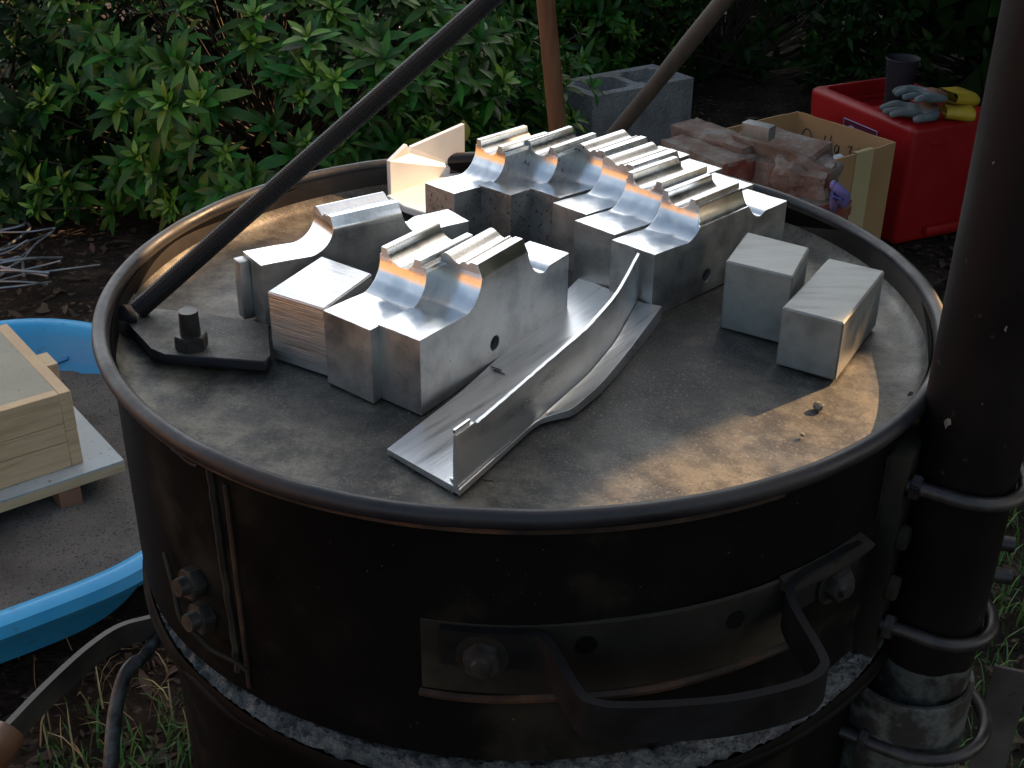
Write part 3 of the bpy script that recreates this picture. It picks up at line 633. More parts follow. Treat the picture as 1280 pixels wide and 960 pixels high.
for k in range(1500):
    a = random.uniform(-math.pi, math.pi); rr = .272 * math.sqrt(random.random()) if random.random() < .3 else .272 - abs(random.gauss(0, .018))
    x, y = rr * math.cos(a), rr * math.sin(a)
    if random.random() < .5 and y > 0: continue
    s = random.uniform(.00015, .0005) * (1.3 if random.random() < .05 else 1); z = LZ + .001 + (max(0, rr - .266) * .5); i = len(vs)
    for q in ((1, 0, 0), (-.6, .8, 0), (-.5, -.8, 0), (0, 0, 1.1)): vs.append((x + q[0] * s, y + q[1] * s, z + q[2] * s))
    fs += [(i, i + 1, i + 3), (i + 1, i + 2, i + 3), (i + 2, i, i + 3)]
o = raw('sand_grit', vs, fs, M['grit'], smooth=-1, world=False); o['kind'] = 'stuff'; o['label'] = 'fine sand and grit scattered on the lid plate'; o['category'] = 'grit'

# ------------------------------------------------------------------ paddling pool, sand, flask
PCn = Vector((-.945, .885, GZ)); PR = .51; PH = .17
pool = thing('paddling_pool', 'round blue plastic paddling pool holding grey moulding sand', 'paddling pool', PCn)
def pool_r(a, base): return base * (1 + .012 * math.sin(a * 10))
b = bmesh.new(); prof = [(.365, .003), (.375, .02), (.435, .11), (.462, .134), (.495, .136), (.505, .150), (.50, .166), (.485, .172), (.468, .168), (.455, .150), (.43, .10), (.375, .03), (.36, .012)]
n = 160; rings = []
for i in range(n):
    a = 2 * math.pi * i / n; sc2 = 1 + .010 * math.sin(a * 9)
    rings.append([b.verts.new(PCn + Vector((q[0] * sc2 * math.cos(a), q[0] * sc2 * math.sin(a), q[1] + .003 * math.sin(5 * a + 1)))) for q in prof])
for i in range(n):
    for j in range(len(prof) - 1): b.faces.new((rings[i][j], rings[(i + 1) % n][j], rings[(i + 1) % n][j + 1], rings[i][j + 1]))
fin('pool_wall', b, M['pool'], pool, 50)
for i in range(18):
    a0 = 2 * math.pi * i / 18; b = bmesh.new()
    tube(b, [PCn + Vector((r * math.cos(a0 + s), r * math.sin(a0 + s), z)) for r, s, z in ((.437, 0, .12), (.430, .12, .098), (.439, .2, .122))], .004, 6)
    fin('embossed_ridge', b, M['pool'], pool)
vs, fs = [], []; nr, na = 60, 120
for i in range(nr + 1):
    for k in range(na):
        r = .44 * i / nr; a = 2 * math.pi * k / na; x = PCn.x + r * math.cos(a); y = PCn.y + r * math.sin(a)
        h = .092 + .010 * noise.noise(Vector((x * 5, y * 5, 0))) + .005 * noise.noise(Vector((x * 22, y * 22, 4)))
        d = math.hypot(x + .62, y - .62); h += .004 * math.sin(d * 75) * math.exp(-(d / .16) ** 2)
        h += .012 * max(0, r - .36) / .08
        vs.append((x, y, GZ + h))
for i in range(nr):
    for k in range(na): fs.append((i * na + k, i * na + (k + 1) % na, (i + 1) * na + (k + 1) % na, (i + 1) * na + k))
o = raw('sand', vs, fs, M['sand'], smooth=-1, world=False); o.data.shade_smooth(); o['kind'] = 'structure'
c0 = onz(155, 575, -.73); e1 = Vector((-.131, .165, 0)).normalized(); e2 = Vector((-e1.y, e1.x, 0))   # e1 back-left, e2 front-left
brd = thing('moulding_board', 'white laminated board raised on strips of wood in the sand under the wooden flask', 'board', (c0.x, c0.y, -.78))
b = bmesh.new(); prism(b, [c0, c0 + e1 * .42, c0 + e1 * .42 + e2 * .50, c0 + e2 * .50], -.7335, -.730); fin('white_top', b, M['whiteboard'], brd)
b = bmesh.new(); prism(b, [c0, c0 + e1 * .42, c0 + e1 * .42 + e2 * .50, c0 + e2 * .50], -.750, -.7337); fin('board_core', b, M['pine'], brd)
for s in (.075, .34):
    b = bmesh.new(); q = c0 + e2 * s; prism(b, [q + e1 * .004, q + e1 * .41, q + e1 * .41 + e2 * .035, q + e1 * .004 + e2 * .035], -.79, -.7505); fin('support_strip', b, M['redwood'], brd)
f0 = onz(88, 487, -.595)
fl = thing('wooden_flask', 'pale pine moulding flask box resting on the white board in the pool', 'wooden box', (f0.x, f0.y, -.73))
FLl, FLw = .30, .36
def fpt(a, c_): return f0 + e1 * a + e2 * c_
for z0, z1 in ((-.7298, -.6835), (-.683, -.650), (-.6495, -.597)):
    for (a0, a1, s0, s1, nm) in ((0, .019, .019, FLw - .019, 'front_board'), (FLl - .019, FLl, .019, FLw - .019, 'back_board')):
        b = bmesh.new(); prism(b, [fpt(a0, s0), fpt(a1, s0), fpt(a1, s1), fpt(a0, s1)], z0, z1); bmesh.ops.bevel(b, geom=b.edges[:], offset=.001, segments=1, affect='EDGES'); fin(nm, b, M['pineH'], fl)
for z0, z1 in ((-.7298, -.666), (-.6655, -.597)):
    for (s0, s1) in ((0, .019), (FLw - .019, FLw)):
        b = bmesh.new(); prism(b, [fpt(0, s0), fpt(FLl, s0), fpt(FLl, s1), fpt(0, s1)], z0, z1); bmesh.ops.bevel(b, geom=b.edges[:], offset=.001, segments=1, affect='EDGES'); fin('side_board', b, M['pineH'], fl)
b = bmesh.new(); prism(b, [fpt(.019, .019), fpt(FLl - .019, .019), fpt(FLl - .019, FLw - .019), fpt(.019, FLw - .019)], -.62, -.5975); fin('top_panel', b, M['flasktop'], fl)
b = bmesh.new(); prism(b, [fpt(.12, -.022), fpt(.17, -.022), fpt(.17, -.0005), fpt(.12, -.0005)], -.650, -.606); fin('locating_cleat', b, M['pine'], fl)

# ------------------------------------------------------------------ steel bars at lower left, angle iron at right
b = bmesh.new(); pts = spline([atd(230, 770, 1.02), atd(190, 783, 1.0), atd(150, 795, .98), atd(110, 822, .95), (atd(60, 868, .91)), atd(8, 922, .87)], 6)
bar = thing('grip_bar', 'flat steel bar with wooden grip curving in from behind the furnace, above the bare soil', 'steel bar', pts[-1])
tube(b, pts, 0, flat=(.005, .020)); fin('flat_bar', b, M['platesteel'], bar)
b = bmesh.new(); tube(b, [atd(13, 914, .872), atd(-8, 942, .86), atd(-60, 1000, .82)], [.012, .0135, .0135], 14); fin('wooden_grip', b, M['handlewood'], bar)
b = bmesh.new(); q = spline([atd(235, 765, 1.03), atd(200, 795, 1.0), atd(178, 822, .985), atd(167, 830, .98), atd(156, 845, .975), atd(146, 880, .97), atd(140, 930, .96), atd(137, 1000, .95), atd(139, 1120, .93)], 6)
tube(b, q, [.0048 if 4 < i < 14 else .0058 for i in range(len(q))], 12); tag(fin('bent_rod', b, M['galv'], None), 'grey round steel rod bent at a kink, hanging between furnace and soil at lower left', 'steel rod')
ac = atd(1243, 833, .93); b = bmesh.new(); az_ = R_(-18); e = Vector((math.cos(az_), math.sin(az_), 0)); nq = Vector((-e.y, e.x, 0))
prism(b, [ac, ac + e * .026, ac + e * .026 + nq * .024, ac + e * .023 + nq * .024, ac + e * .023 + nq * .003, ac + nq * .003], GZ, ac.z)
tag(fin('angle_iron', b, M['platesteel'], None, 20), 'upright dusty angle iron standing in the grass right of the furnace post', 'angle iron')

# ------------------------------------------------------------------ wire bundle
b = bmesh.new(); random.seed(12)
def gp(px, py, dz=0): p = onz(px, py, GZ + .03 + dz); return p
W = [[(-60, 300), (20, 284), (32, 278), (37, 285), (20, 300), (-30, 330)], [(-50, 290), (30, 290), (68, 286), (45, 305), (20, 330), (-40, 350)],
     [(-60, 330), (10, 310), (60, 292), (68, 285)], [(-60, 345), (20, 325), (78, 322)], [(-60, 340), (0, 341), (40, 335), (76, 326)], [(-40, 362), (20, 345), (62, 339), (125, 331)],
     [(-60, 340), (10, 338), (62, 341)], [(-60, 352), (20, 352), (60, 355)], [(-60, 366), (20, 358), (64, 352)], [(-60, 310), (0, 325), (25, 322), (30, 345)],
     [(-50, 375), (0, 345), (30, 318), (50, 300)], [(-60, 322), (0, 318), (35, 300)], [(-60, 300), (-10, 330), (60, 345)]]
for i, wv in enumerate(W): tube(b, spline([gp(px, py, random.uniform(-.01, .03)) for px, py in wv], 8), .0024 if i % 3 else .0034, 7)
tag(fin('wire_bundle', b, M['wire'], None), 'tangled bundle of grey wire on the soil under the dark shrub at left', 'wire')

# ------------------------------------------------------------------ tool handles
p0 = Vector((.115, 1.72, GZ)); p0.x = onz(697, 155, GZ + .3).x * 0 + .062
A0 = atd(697, 158, 2.55); A1 = atd(682, 0, 2.42); d_ = (A1 - A0).normalized()
t0 = (GZ - A0.z) / d_.z
b = bmesh.new(); pts = [A0 + d_ * t for t in np.linspace(t0, t0 + 1.5, 14)]; tube(b, pts, [.0195 - .003 * (k / 13) for k in range(14)], 18)
tag(fin('tool_handle', b, M['handlewood'], None), 'reddish brown upright wooden tool handle in front of the cinder block', 'tool handle')
A0 = atd(772, 163, 2.75); A1 = atd(905, 0, 2.45); d_ = (A1 - A0).normalized(); t0 = (GZ - A0.z) / d_.z
b = bmesh.new(); pts = [A0 + d_ * t for t in np.linspace(max(t0, -1.2), t0 + 1.75, 14)]; tube(b, [p + Vector((0, 0, .001 * math.sin(i))) for i, p in enumerate(pts)], [.0185 - .002 * math.sin(k) ** 2 for k in range(14)], 18)
tag(fin('tool_handle', b, M['greywood'], None), 'weathered grey wooden pole leaning to the right across the cinder block', 'tool handle')

# ------------------------------------------------------------------ cinder block
cbz = GZ + .20; k0 = onz(741, 121, cbz); k1 = onz(879, 95, cbz); k2 = onz(680, 108, cbz)
ux = (k1 - k0); ux.z = 0; ux = ux.normalized(); uy = Vector((-ux.y, ux.x, 0))
b = bmesh.new(); Lc, Wc = .40, .20
prism(b, [k0, k0 + ux * Lc, k0 + ux * Lc + uy * Wc, k0 + uy * Wc], GZ - .005, cbz)
cb_ = fin('cinder_block', b, M['concrete'], None, 40)
cu = bmesh.new()
for s in (0, 1):
    q = k0 + ux * (.032 + s * .182) + uy * .032
    prism(cu, [q, q + ux * .154, q + ux * .154 + uy * .136, q + uy * .136], GZ + .06, cbz + .05)
bmesh.ops.bevel(cu, geom=[e for e in cu.edges if abs((e.verts[0].co - e.verts[1].co).z) > .1], offset=.02, segments=4, affect='EDGES')
cme = bpy.data.meshes.new('c'); cu.to_mesh(cme); cu.free(); cuo = bpy.data.objects.new('c', cme); C.objects.link(cuo)
cut(cb_, cuo); tag(cb_, 'grey two-hole concrete cinder block standing on the soil before the hedge', 'cinder block')

# ------------------------------------------------------------------ bricks
def brick(c, rz, rx=0, ry=0, size=(.20, .098, .062), mt='mortar', label='', seed=0, endred=True, rubble=.004):
    b = bmesh.new(); bmesh.ops.create_cube(b, size=1); bmesh.ops.scale(b, vec=size, verts=b.verts)
    bmesh.ops.subdivide_edges(b, edges=b.edges[:], cuts=7, use_grid_fill=True)
    for v in b.verts:
        p = v.co.copy(); v.co += p.normalized() * (rubble * 1.4 * noise.noise(p * 28 + Vector((seed * 3, 0, 0))) + .9 * rubble * noise.noise(p * 80 + Vector((seed, 0, 0)))) 
        for k in range(3):
            pass
        e_ = sorted([size[k] / 2 - abs(p[k]) for k in range(3)])
        if e_[1] < .003: v.co -= p.normalized() * (.004 + .004 * noise.noise(p * 40 + Vector((seed, 5, 0))))
    mm = Matrix.Translation(c) @ Matrix.Rotation(rz, 4, 'Z') @ Matrix.Rotation(ry, 4, 'Y') @ Matrix.Rotation(rx, 4, 'X')
    me = bpy.data.meshes.new('brick'); bmesh.ops.recalc_face_normals(b, faces=b.faces)
    for f in b.faces:
        f.material_index = 1 if abs(f.normal.x) > .8 and endred else 0
    b.to_mesh(me); b.free(); me.materials.append(M[mt]); me.materials.append(M['brick']); me.shade_smooth(); me.set_sharp_from_angle(angle=R_(20))
    o = bpy.data.objects.new('brick', me); C.objects.link(o); o.matrix_basis = mm
    return tag(o, label, 'brick', 'reclaimed bricks piled behind the lid')
bz = -.49
e_f = onz(926, 200, bz); e_b = onz(832, 163, bz); d1 = (e_f - e_b); ang1 = math.atan2(d1.y, d1.x)
c1 = e_f - d1.normalized() * .10
brick(c1 + Vector((0, 0, -.031)), ang1, label='red-ended brick with a worn pinkish top, leftmost of the two broken red ends', seed=1, size=(.21, .105, .064))
n1 = Vector((d1.y, -d1.x, 0)).normalized()
if n1.y > 0: n1 = -n1
brick(c1 + n1 * .100 + Vector((-.03, .02, -.045)), ang1 - .05, label='brick showing a long pale mortar strip, nearest the row of castings', seed=2, endred=False, size=(.26, .075, .05))
c3 = onz(966, 196, bz - .005)
brick(c3 + Vector((-.03, .03, -.034)), ang1 + .12, label='brick with a jagged red broken end beside the leftmost red-ended one', seed=3, size=(.20, .085, .068), rubble=.006)
c4 = onz(985, 178, bz + .02)
brick(c4 + Vector((-.01, .0, -.02)), ang1 + .2, rx=.15, label='mortar-crusted brick lying on top of the pile against the cardboard box', seed=4, endred=False, size=(.20, .09, .06), rubble=.005)
c5 = onz(1014, 198, bz + .01)
brick(c5 + Vector((0, .0, -.035)), ang1 + .35, ry=.25, label='grey mortar-covered brick end at the right top of the pile', seed=5, endred=False, size=(.11, .075, .085), rubble=.006)
c6 = onz(1010, 238, bz - .05)
brick(c6 + Vector((0, .02, -.035)), ang1 - .15, label='lower brick at the right of the pile with the purple glove on it', seed=6, size=(.19, .1, .062))
brick(onz(1004, 205, bz + .0) + Vector((0, -.01, -.03)), ang1 + .5, rx=.2, label='chipped half brick tipped against the near edge of the cardboard box', seed=7, size=(.12, .085, .07), rubble=.007)
brick(onz(900, 178, bz + .0) + Vector((0, .03, -.012)), ang1 + .08, label='flat brick slab lying behind the leftmost red-ended brick', seed=8, size=(.22, .09, .05), rubble=.007, endred=False)
dd1 = d1.normalized(); sd_ = 20
for base_ in (c1 + n1 * .02, c1 + n1 * .125, c1 + dd1 * .17 + n1 * -.0 + Vector((.02, 0, 0)), c1 + dd1 * .19 + n1 * .11):
    for lv in range(5):
        sd_ += 1; brick(Vector((base_.x, base_.y, GZ + .032 + lv * .0645)), ang1 + random.uniform(-.06, .06), label='stacked brick in the lower courses beneath the broken bricks', seed=sd_, size=(.20, .098, .06))

# ------------------------------------------------------------------ cardboard box
zt2 = -.575; Bk = onz(997, 139, zt2); Rr = onz(1120, 178, zt2); Ll = onz(905, 166, zt2)
eR = (Rr - Bk); eR.z = 0; lR = eR.length; eR.normalize(); eL = Vector((-eR.y, eR.x, 0)); 
if eL.dot(Ll - Bk) < 0: eL = -eL
lL = (Ll - Bk).dot(eL)
cbx = thing('cardboard_box', 'open brown cardboard box with marker writing inside, between the bricks and the red tub', 'cardboard box', (Bk.x, Bk.y, GZ))
cor = [Bk, Bk + eR * lR, Bk + eR * lR + eL * lL, Bk + eL * lL]; T_ = .005; cen = sum(cor, Vector()) / 4
for i in range(4):
    a, c_ = cor[i], cor[(i + 1) % 4]; dd = (c_ - a).normalized(); nn_ = Vector((-dd.y, dd.x, 0))
    if nn_.dot(cen - a) < 0: nn_ = -nn_
    nseg = 10; b = bmesh.new(); gi = [[], []]
    for s in range(nseg + 1):
        t = s / nseg; bow = -.004 * math.sin(t * math.pi)
        for lay in (0, 1):
            p = a.lerp(c_, t) + nn_ * (T_ * lay * 1.0 + (.0 if lay == 0 else 0) + bow)
            if s == 0: p += dd * (T_ * lay)
            if s == nseg: p -= dd * (T_ * lay)
            jag = .0025 * noise.noise(Vector((t * 6, i, 0)))
            gi[lay].append((b.verts.new((p.x, p.y, GZ + .004)), b.verts.new((p.x, p.y, zt2 + jag))))
    for s in range(nseg):
        b.faces.new((gi[0][s][0], gi[0][s + 1][0], gi[0][s + 1][1], gi[0][s][1])); b.faces.new((gi[1][s][1], gi[1][s + 1][1], gi[1][s + 1][0], gi[1][s][0]))
        b.faces.new((gi[0][s][1], gi[0][s + 1][1], gi[1][s + 1][1], gi[1][s][1]))
    for s in (0, nseg): b.faces.new((gi[0][s][0], gi[0][s][1], gi[1][s][1], gi[1][s][0]))
    wl_ = fin('side_panel', b, M['card'], cbx, 30)
    if i == 0: inner_n = nn_.copy()
    if i == 1:
        # tape strip on the outer face of the near right wall
        b = bmesh.new(); t0_, t1_ = .30, .52
        for (q0, q1, zz) in ((t0_, t1_, None),):
            for (off, za, zb) in ((-.0058, GZ + .01, zt2 + .001),):
                P4 = [a.lerp(c_, q0) + nn_ * (off), a.lerp(c_, q1) + nn_ * (off)]
                bw = [-.004 * math.sin(q0 * math.pi) * 1.0, -.004 * math.sin(q1 * math.pi)]
                v_ = [b.verts.new(Vector((P4[0].x, P4[0].y, za))), b.verts.new(Vector((P4[1].x, P4[1].y, za))), b.verts.new(Vector((P4[1].x, P4[1].y, zb + .002))), b.verts.new(Vector((P4[0].x, P4[0].y, zb + .002)))]
                b.faces.new(v_)
                v2 = [b.verts.new(v_[3].co.copy()), b.verts.new(v_[2].co.copy()), b.verts.new(v_[2].co + nn_ * .013), b.verts.new(v_[3].co + nn_ * .013)]; b.faces.new(v2)
                v3 = [b.verts.new(v2[3].co.copy()), b.verts.new(v2[2].co.copy()), b.verts.new(v2[2].co - Vector((0, 0, .03))), b.verts.new(v2[3].co - Vector((0, 0, .03)))]; b.faces.new(v3)
        bmesh.ops.remove_doubles(b, verts=b.verts, dist=.0001); fin('packing_tape', b, M['tape'], cbx, 30)
b = bmesh.new(); prism(b, [cen + (q - cen) * .985 for q in cor], GZ + .001, GZ + .005); fin('bottom_panel', b, M['card'], cbx)
# handwriting on the inner face of the wall Bk -> R
def wr(u, h): 
    t = u; p = cor[0].lerp(cor[1], t) + inner_n * (T_ + .0012 - .004 * math.sin(t * math.pi)); return Vector((p.x, p.y, zt2 - h))
ST = [[(.14 + .045 * math.cos(a) - .0, .055 + .020 * math.sin(a)) for a in np.linspace(0, 6.3, 14)],
      [(.245 + .022 * math.cos(a), .068 + .012 * math.sin(a)) for a in np.linspace(-.4, 5.4, 9)], [(.268, .056), (.272, .080)],
      [(.325, .038), (.318, .062), (.325, .084)], [(.292, .060), (.40, .056)], [(.385, .034), (.378, .060), (.385, .086)],
      [(.47, .056), (.445, .052), (.432, .064), (.448, .074), (.468, .066), (.475, .054), (.470, .088), (.452, .100), (.435, .094)],
      [(.56, .048), (.60, .044), (.585, .058), (.60, .066), (.59, .082), (.56, .082)],
      [(.70, .044), (.665, .046), (.66, .060), (.69, .062), (.70, .076), (.672, .086), (.655, .080)], [(.765, .036), (.755, .064), (.75, .082)]]
b = bmesh.new()
for st in ST: tube(b, spline([wr(*q) for q in st], 3) if len(st) > 2 else [wr(*q) for q in st], .0013, 5)
fin('marker_writing', b, M['ink'], cbx)
o = slab('aluminium_offcut', rect((onz(935, 158, zt2 + .02).x, onz(935, 158, zt2 + .02).y), 100, .035, .0), 0, .1, [M['dullalu']]) if False else None
oc = onz(948, 163, -.435); b = bmesh.new(); box(b, oc, (.066, .032, .030), ang1 + .3, .003); o = fin('aluminium_offcut', b, M['dullalu'], None)
tag(o, 'shiny aluminium offcut lying on the mortar-crusted brick before the cardboard box', 'metal block')
b = bmesh.new(); box(b, onz(1043, 207, zt2 - .03), (.05, .03, .04), ang1 - .5, .002, mtx=Matrix.Rotation(.6, 4, 'Z') @ Matrix.Rotation(.3, 4, 'X')); tag(fin('paper_scrap', b, M['paper'], None), 'white scrap poking out of the cardboard box beside the bricks', 'scrap')
# rubble filling the box so that the scrap and offcut rest on it
vs, fs = [], []
bb = bmesh.new()
for k in range(110):
    q = cen + eR * random.uniform(-.4, .4) * lR + eL * random.uniform(-.42, .42) * lL
    t = bmesh.new(); bmesh.ops.create_icosphere(t, subdivisions=1, radius=random.uniform(.02, .04))
    for v in t.verts: v.co *= 1 + .4 * noise.noise(v.co * 40 + Vector((k, 0, 0)))
    bmesh.ops.translate(t, vec=Vector((q.x, q.y, random.uniform(GZ + .1, zt2 - .07))), verts=t.verts)
    me = bpy.data.meshes.new('t'); t.to_mesh(me); t.free(); bb.from_mesh(me); bpy.data.meshes.remove(me)
o = fin('brick_rubble', bb, M['mortar'], None, 20); o['kind'] = 'stuff'; o['label'] = 'brick rubble filling the cardboard box'; o['category'] = 'rubble'

# ------------------------------------------------------------------ red tub
rz1 = -.555
F0 = onz(1143, 160, rz1); F1 = onz(1238, 145, rz1); F3 = onz(1015, 107, rz1)
xx = (F1 - F0); xx.z = 0; xx.normalize(); yy = Vector((-xx.y, xx.x, 0)); Wx = .30; Wy = (F3 - F0).dot(yy) * 1.0
tub = thing('red_tub', 'red plastic storage tub with a sticker, right behind the cardboard box', 'plastic tub', (F0.x, F0.y, GZ))
skw = (F3 - F0).dot(xx)
def tp(u, v, z):  # u along xx, v along yy (0..1); taper to the ground
    s = 1 - .10 * (rz1 - z) / (rz1 - GZ); c_ = (.5, .5)
    uu = .5 + (u - .5) * s; vv_ = .5 + (v - .5) * s
    p = F0 + xx * (uu * Wx) + yy * (vv_ * Wy); return Vector((p.x, p.y, z))
b = bmesh.new()
lo = [b.verts.new(tp(u, v, GZ)) for u, v in ((0, 0), (1, 0), (1, 1), (0, 1))]; hi = [b.verts.new(tp(u, v, rz1)) for u, v in ((0, 0), (1, 0), (1, 1), (0, 1))]
b.faces.new(lo[::-1]); b.faces.new(hi)
for i in range(4): b.faces.new((lo[i], lo[(i + 1) % 4], hi[(i + 1) % 4], hi[i]))
bmesh.ops.bevel(b, geom=b.edges[:], offset=.018, segments=4, profile=.5, affect='EDGES')
tb = fin('tub_body', b, M['red'], tub, 50)
cu = bmesh.new()
poly = [tp(.10, .42, rz1), tp(.93, .42, rz1), tp(.93, .94, rz1), tp(.10, .94, rz1)]
prism(cu, [p - tub.location for p in poly], (rz1 - .05) - GZ, (rz1 + .05) - GZ)
bmesh.ops.bevel(cu, geom=cu.edges[:], offset=.012, segments=3, affect='EDGES')
cme = bpy.data.meshes.new('c'); cu.to_mesh(cme); cu.free(); cuo = bpy.data.objects.new('c', cme); C.objects.link(cuo); cuo.location = tub.location
cut(tb, cuo)
b = bmesh.new(); p = tp(.5, 0, GZ + .035); box(b, tp(.62, 0, GZ + .035) - yy * .008, (.16, .022, .022), math.atan2(xx.y, xx.x), .006); fin('moulded_grip', b, M['red'], tub)
b = bmesh.new(); box(b, tp(.30, 0, rz1 - .05) - yy * .003, (.05, .006, .008), math.atan2(xx.y, xx.x), .002); fin('moulded_rib', b, M['red'], tub)
# sticker on the left face (u = 0)
def lf(v, z, o_=.004): p = tp(0, v, z) - xx * o_; return p
lab = bmesh.new(); lab.faces.new([lab.verts.new(lf(v, z, .003)) for v, z in ((.30, rz1 - .10), (.30, rz1 - .045), (.62, rz1 - .045), (.62, rz1 - .10))]); st_ = fin('sticker', lab, M['label'], tub)
bt = bmesh.new()
q4 = [lf(v, z, .0035) for v, z in ((.30, rz1 - .10), (.30, rz1 - .045), (.62, rz1 - .045), (.62, rz1 - .10), (.30, rz1 - .10))]
tube(bt, q4, .0012, 5); fin('sticker_border', bt, M['labelW'], st_)
bt = bmesh.new(); cc = lf(.54, rz1 - .075, .0042); q = (-xx).to_track_quat('Z', 'Y').to_matrix().to_4x4(); bmesh.ops.create_cone(bt, cap_ends=True, segments=24, radius1=.018, radius2=.018, depth=.0012, matrix=Matrix.Translation(cc) @ q); fin('sticker_disc', bt, M['labelW'], st_)
bt = bmesh.new(); bmesh.ops.create_cone(bt, cap_ends=True, segments=5, radius1=.008, radius2=.008, depth=.0012, matrix=Matrix.Translation(cc - xx * .0012) @ q); fin('sticker_mark', bt, M['labelD'], st_)
# cup
cp = tp(.62, .66, rz1 - .045); b = bmesh.new(); lathe(b, [(.0, .002), (.032, .002), (.036, .06), (.043, .13), (.046, .132), (.044, .136), (.040, .130), (.033, .06), (.030, .008), (0, .008)], cp, n=32)
tag(fin('plastic_beaker', b, M['navy'], None, 50), 'dark navy beaker standing at the back of the red tub', 'beaker')

# gloves: skinned finger chains
def skin(name, V, E, Rd, mt, parent, sub=2):
    me = bpy.data.meshes.new(name); me.from_pydata([tuple(v) for v in V], E, []); o = bpy.data.objects.new(name, me); C.objects.link(o)
    md = o.modifiers.new('s', 'SKIN'); 
    for i, sv in enumerate(me.skin_vertices[0].data): sv.radius = (Rd[i], Rd[i]) if not isinstance(Rd[i], tuple) else Rd[i]; sv.use_root = (i == 0)
    ss = o.modifiers.new('u', 'SUBSURF'); ss.levels = sub; ss.render_levels = sub
    apply_mods(o); me = o.data; C.objects.unlink(o); bpy.data.objects.remove(o); return link(name, me, mt, parent, 180)
def glove(c, ang, label, flip=1, tilt=0, parts=('gloveG', 'gloveB', 'gloveY'), s=1.0, grp='work gloves left on the red tub'):
    o = thing('work_glove', label, 'glove', c, ang, grp)
    mw = Matrix.Translation(c) @ Matrix.Rotation(ang, 4, 'Z') @ Matrix.Rotation(tilt, 4, 'Y') @ Matrix.Scale(s, 4)
    V = [(0, 0, .016), (.035, 0, .018), (.07, 0, .016)]; E = [(0, 1), (1, 2)]; Rd = [(.038, .014), (.044, .015), (.036, .013)]
    V = [mw @ Vector(v) for v in V]
    for k, (y, l, bend) in enumerate(((-.036, .055, .2), (-.012, .07, .1), (.012, .066, -.05), (.036, .052, .15))):
        i = len(V); V += [mw @ Vector(q) for q in ((.082, y * .9, .017), (.082 + l * .5, y * 1.05, .022 + .006 * math.sin(k * 2)), (.082 + l, y * 1.12 + bend * .02, .012))]
        E += [(2, i), (i, i + 1), (i + 1, i + 2)]; Rd += [.0105, .0105, .0085]
    i = len(V); V += [mw @ Vector(q) for q in ((.03, flip * .046, .016), (.055, flip * .068, .018), (.08, flip * .075, .012))]; E += [(1, i), (i, i + 1), (i + 1, i + 2)]; Rd += [.013, .0115, .0095]
    skin('glove_hand', V, E, [((r[0] * s, r[1] * s) if isinstance(r, tuple) else r * s) for r in Rd], M[parts[0]], o, 1)
    V = [mw @ Vector(q) for q in ((.0, 0, .021), (.03, -.004, .026), (.062, 0, .023))]; skin('palm_patch', V, [(0, 1), (1, 2)], [(.030 * s, .013 * s), (.034 * s, .013 * s), (.026 * s, .010 * s)], M[parts[1]], o, 1)
    b = bmesh.new(); q = [mw @ Vector((x, 0, .020)) for x in (-.005, -.03, -.065, -.075)]
    V = q; me_b = bmesh.new(); rings = []
    for j, p in enumerate(V):
        wv = (.040, .043, .050, .047)[j]; hv = (.015, .017, .021, .015)[j]; rings.append([me_b.verts.new(mw @ Vector(((-.005, -.03, -.065, -.073)[j], wv * math.cos(t), .020 + hv * math.sin(t) + .003 * math.sin(3 * t)))) for t in np.linspace(0, 6.283, 19)[:-1]])
    for a_, c_ in zip(rings[:-1], rings[1:]):
        for k in range(18): me_b.faces.new((a_[k], a_[(k + 1) % 18], c_[(k + 1) % 18], c_[k]))
    b.free(); fin('cuff', me_b, M[parts[2]], o, 60)
    return o
gz = rz1 + .001
glove(onz(1178, 138, gz + .02) - Vector((0, 0, .02)), R_(172), 'lower grey work glove with brown palm and yellow cuff, lying flat on the red tub', 1, 0, s=1.0)
glove(onz(1180, 122, gz + .05) - Vector((0, 0, .015)), R_(205), 'upper grey work glove with yellow cuff, heaped on the other glove on the red tub', -1, -.15, s=1.0)
V = [onz(x + 7, y - 2, -.50 - dz) for x, y, dz in ((1030, 232, 0), (1045, 236, .005), (1052, 246, .02), (1045, 262, .05), (1036, 250, .02), (1034, 266, .06))]
pg = skin('rubber_glove', V, [(0, 1), (1, 2), (2, 3), (1, 4), (4, 5)], [.010, .013, .011, .009, .010, .008], M['purple'], None, 2); tag(pg, 'crumpled purple rubber glove hanging by the lowest right brick', 'glove')

# ------------------------------------------------------------------ foliage
def leaf_batch(items):
    """items: list of (base, dir, up, length, width, curl) -> verts, faces (each leaf its own island)"""
    st = [0, .18, .42, .68, .88, 1.0]; wd = [.10, .55, 1.0, .85, .42, .0]
    vs, fs = [], []
    for (p, d, u, l, w_, cu) in items:
        s = d.cross(u).normalized(); u = s.cross(d).normalized(); i = len(vs)
        for k, (t, ww) in enumerate(zip(st, wd)):
            c_ = p + d * (l * t) - u * (cu * l * t * t)
            if k == len(st) - 1: vs.append(c_)
            else:
                hw = w_ * .5 * ww; vs += [c_ - s * hw + u * hw * .28, c_, c_ + s * hw + u * hw * .28]
        for k in range(len(st) - 2):
            a = i + 3 * k; fs += [(a, a + 1, a + 4, a + 3), (a + 1, a + 2, a + 5, a + 4)]
        a = i + 3 * (len(st) - 2); tip = a + 3; fs += [(a, a + 1, tip), (a + 1, a + 2, tip)]
    return vs, fs
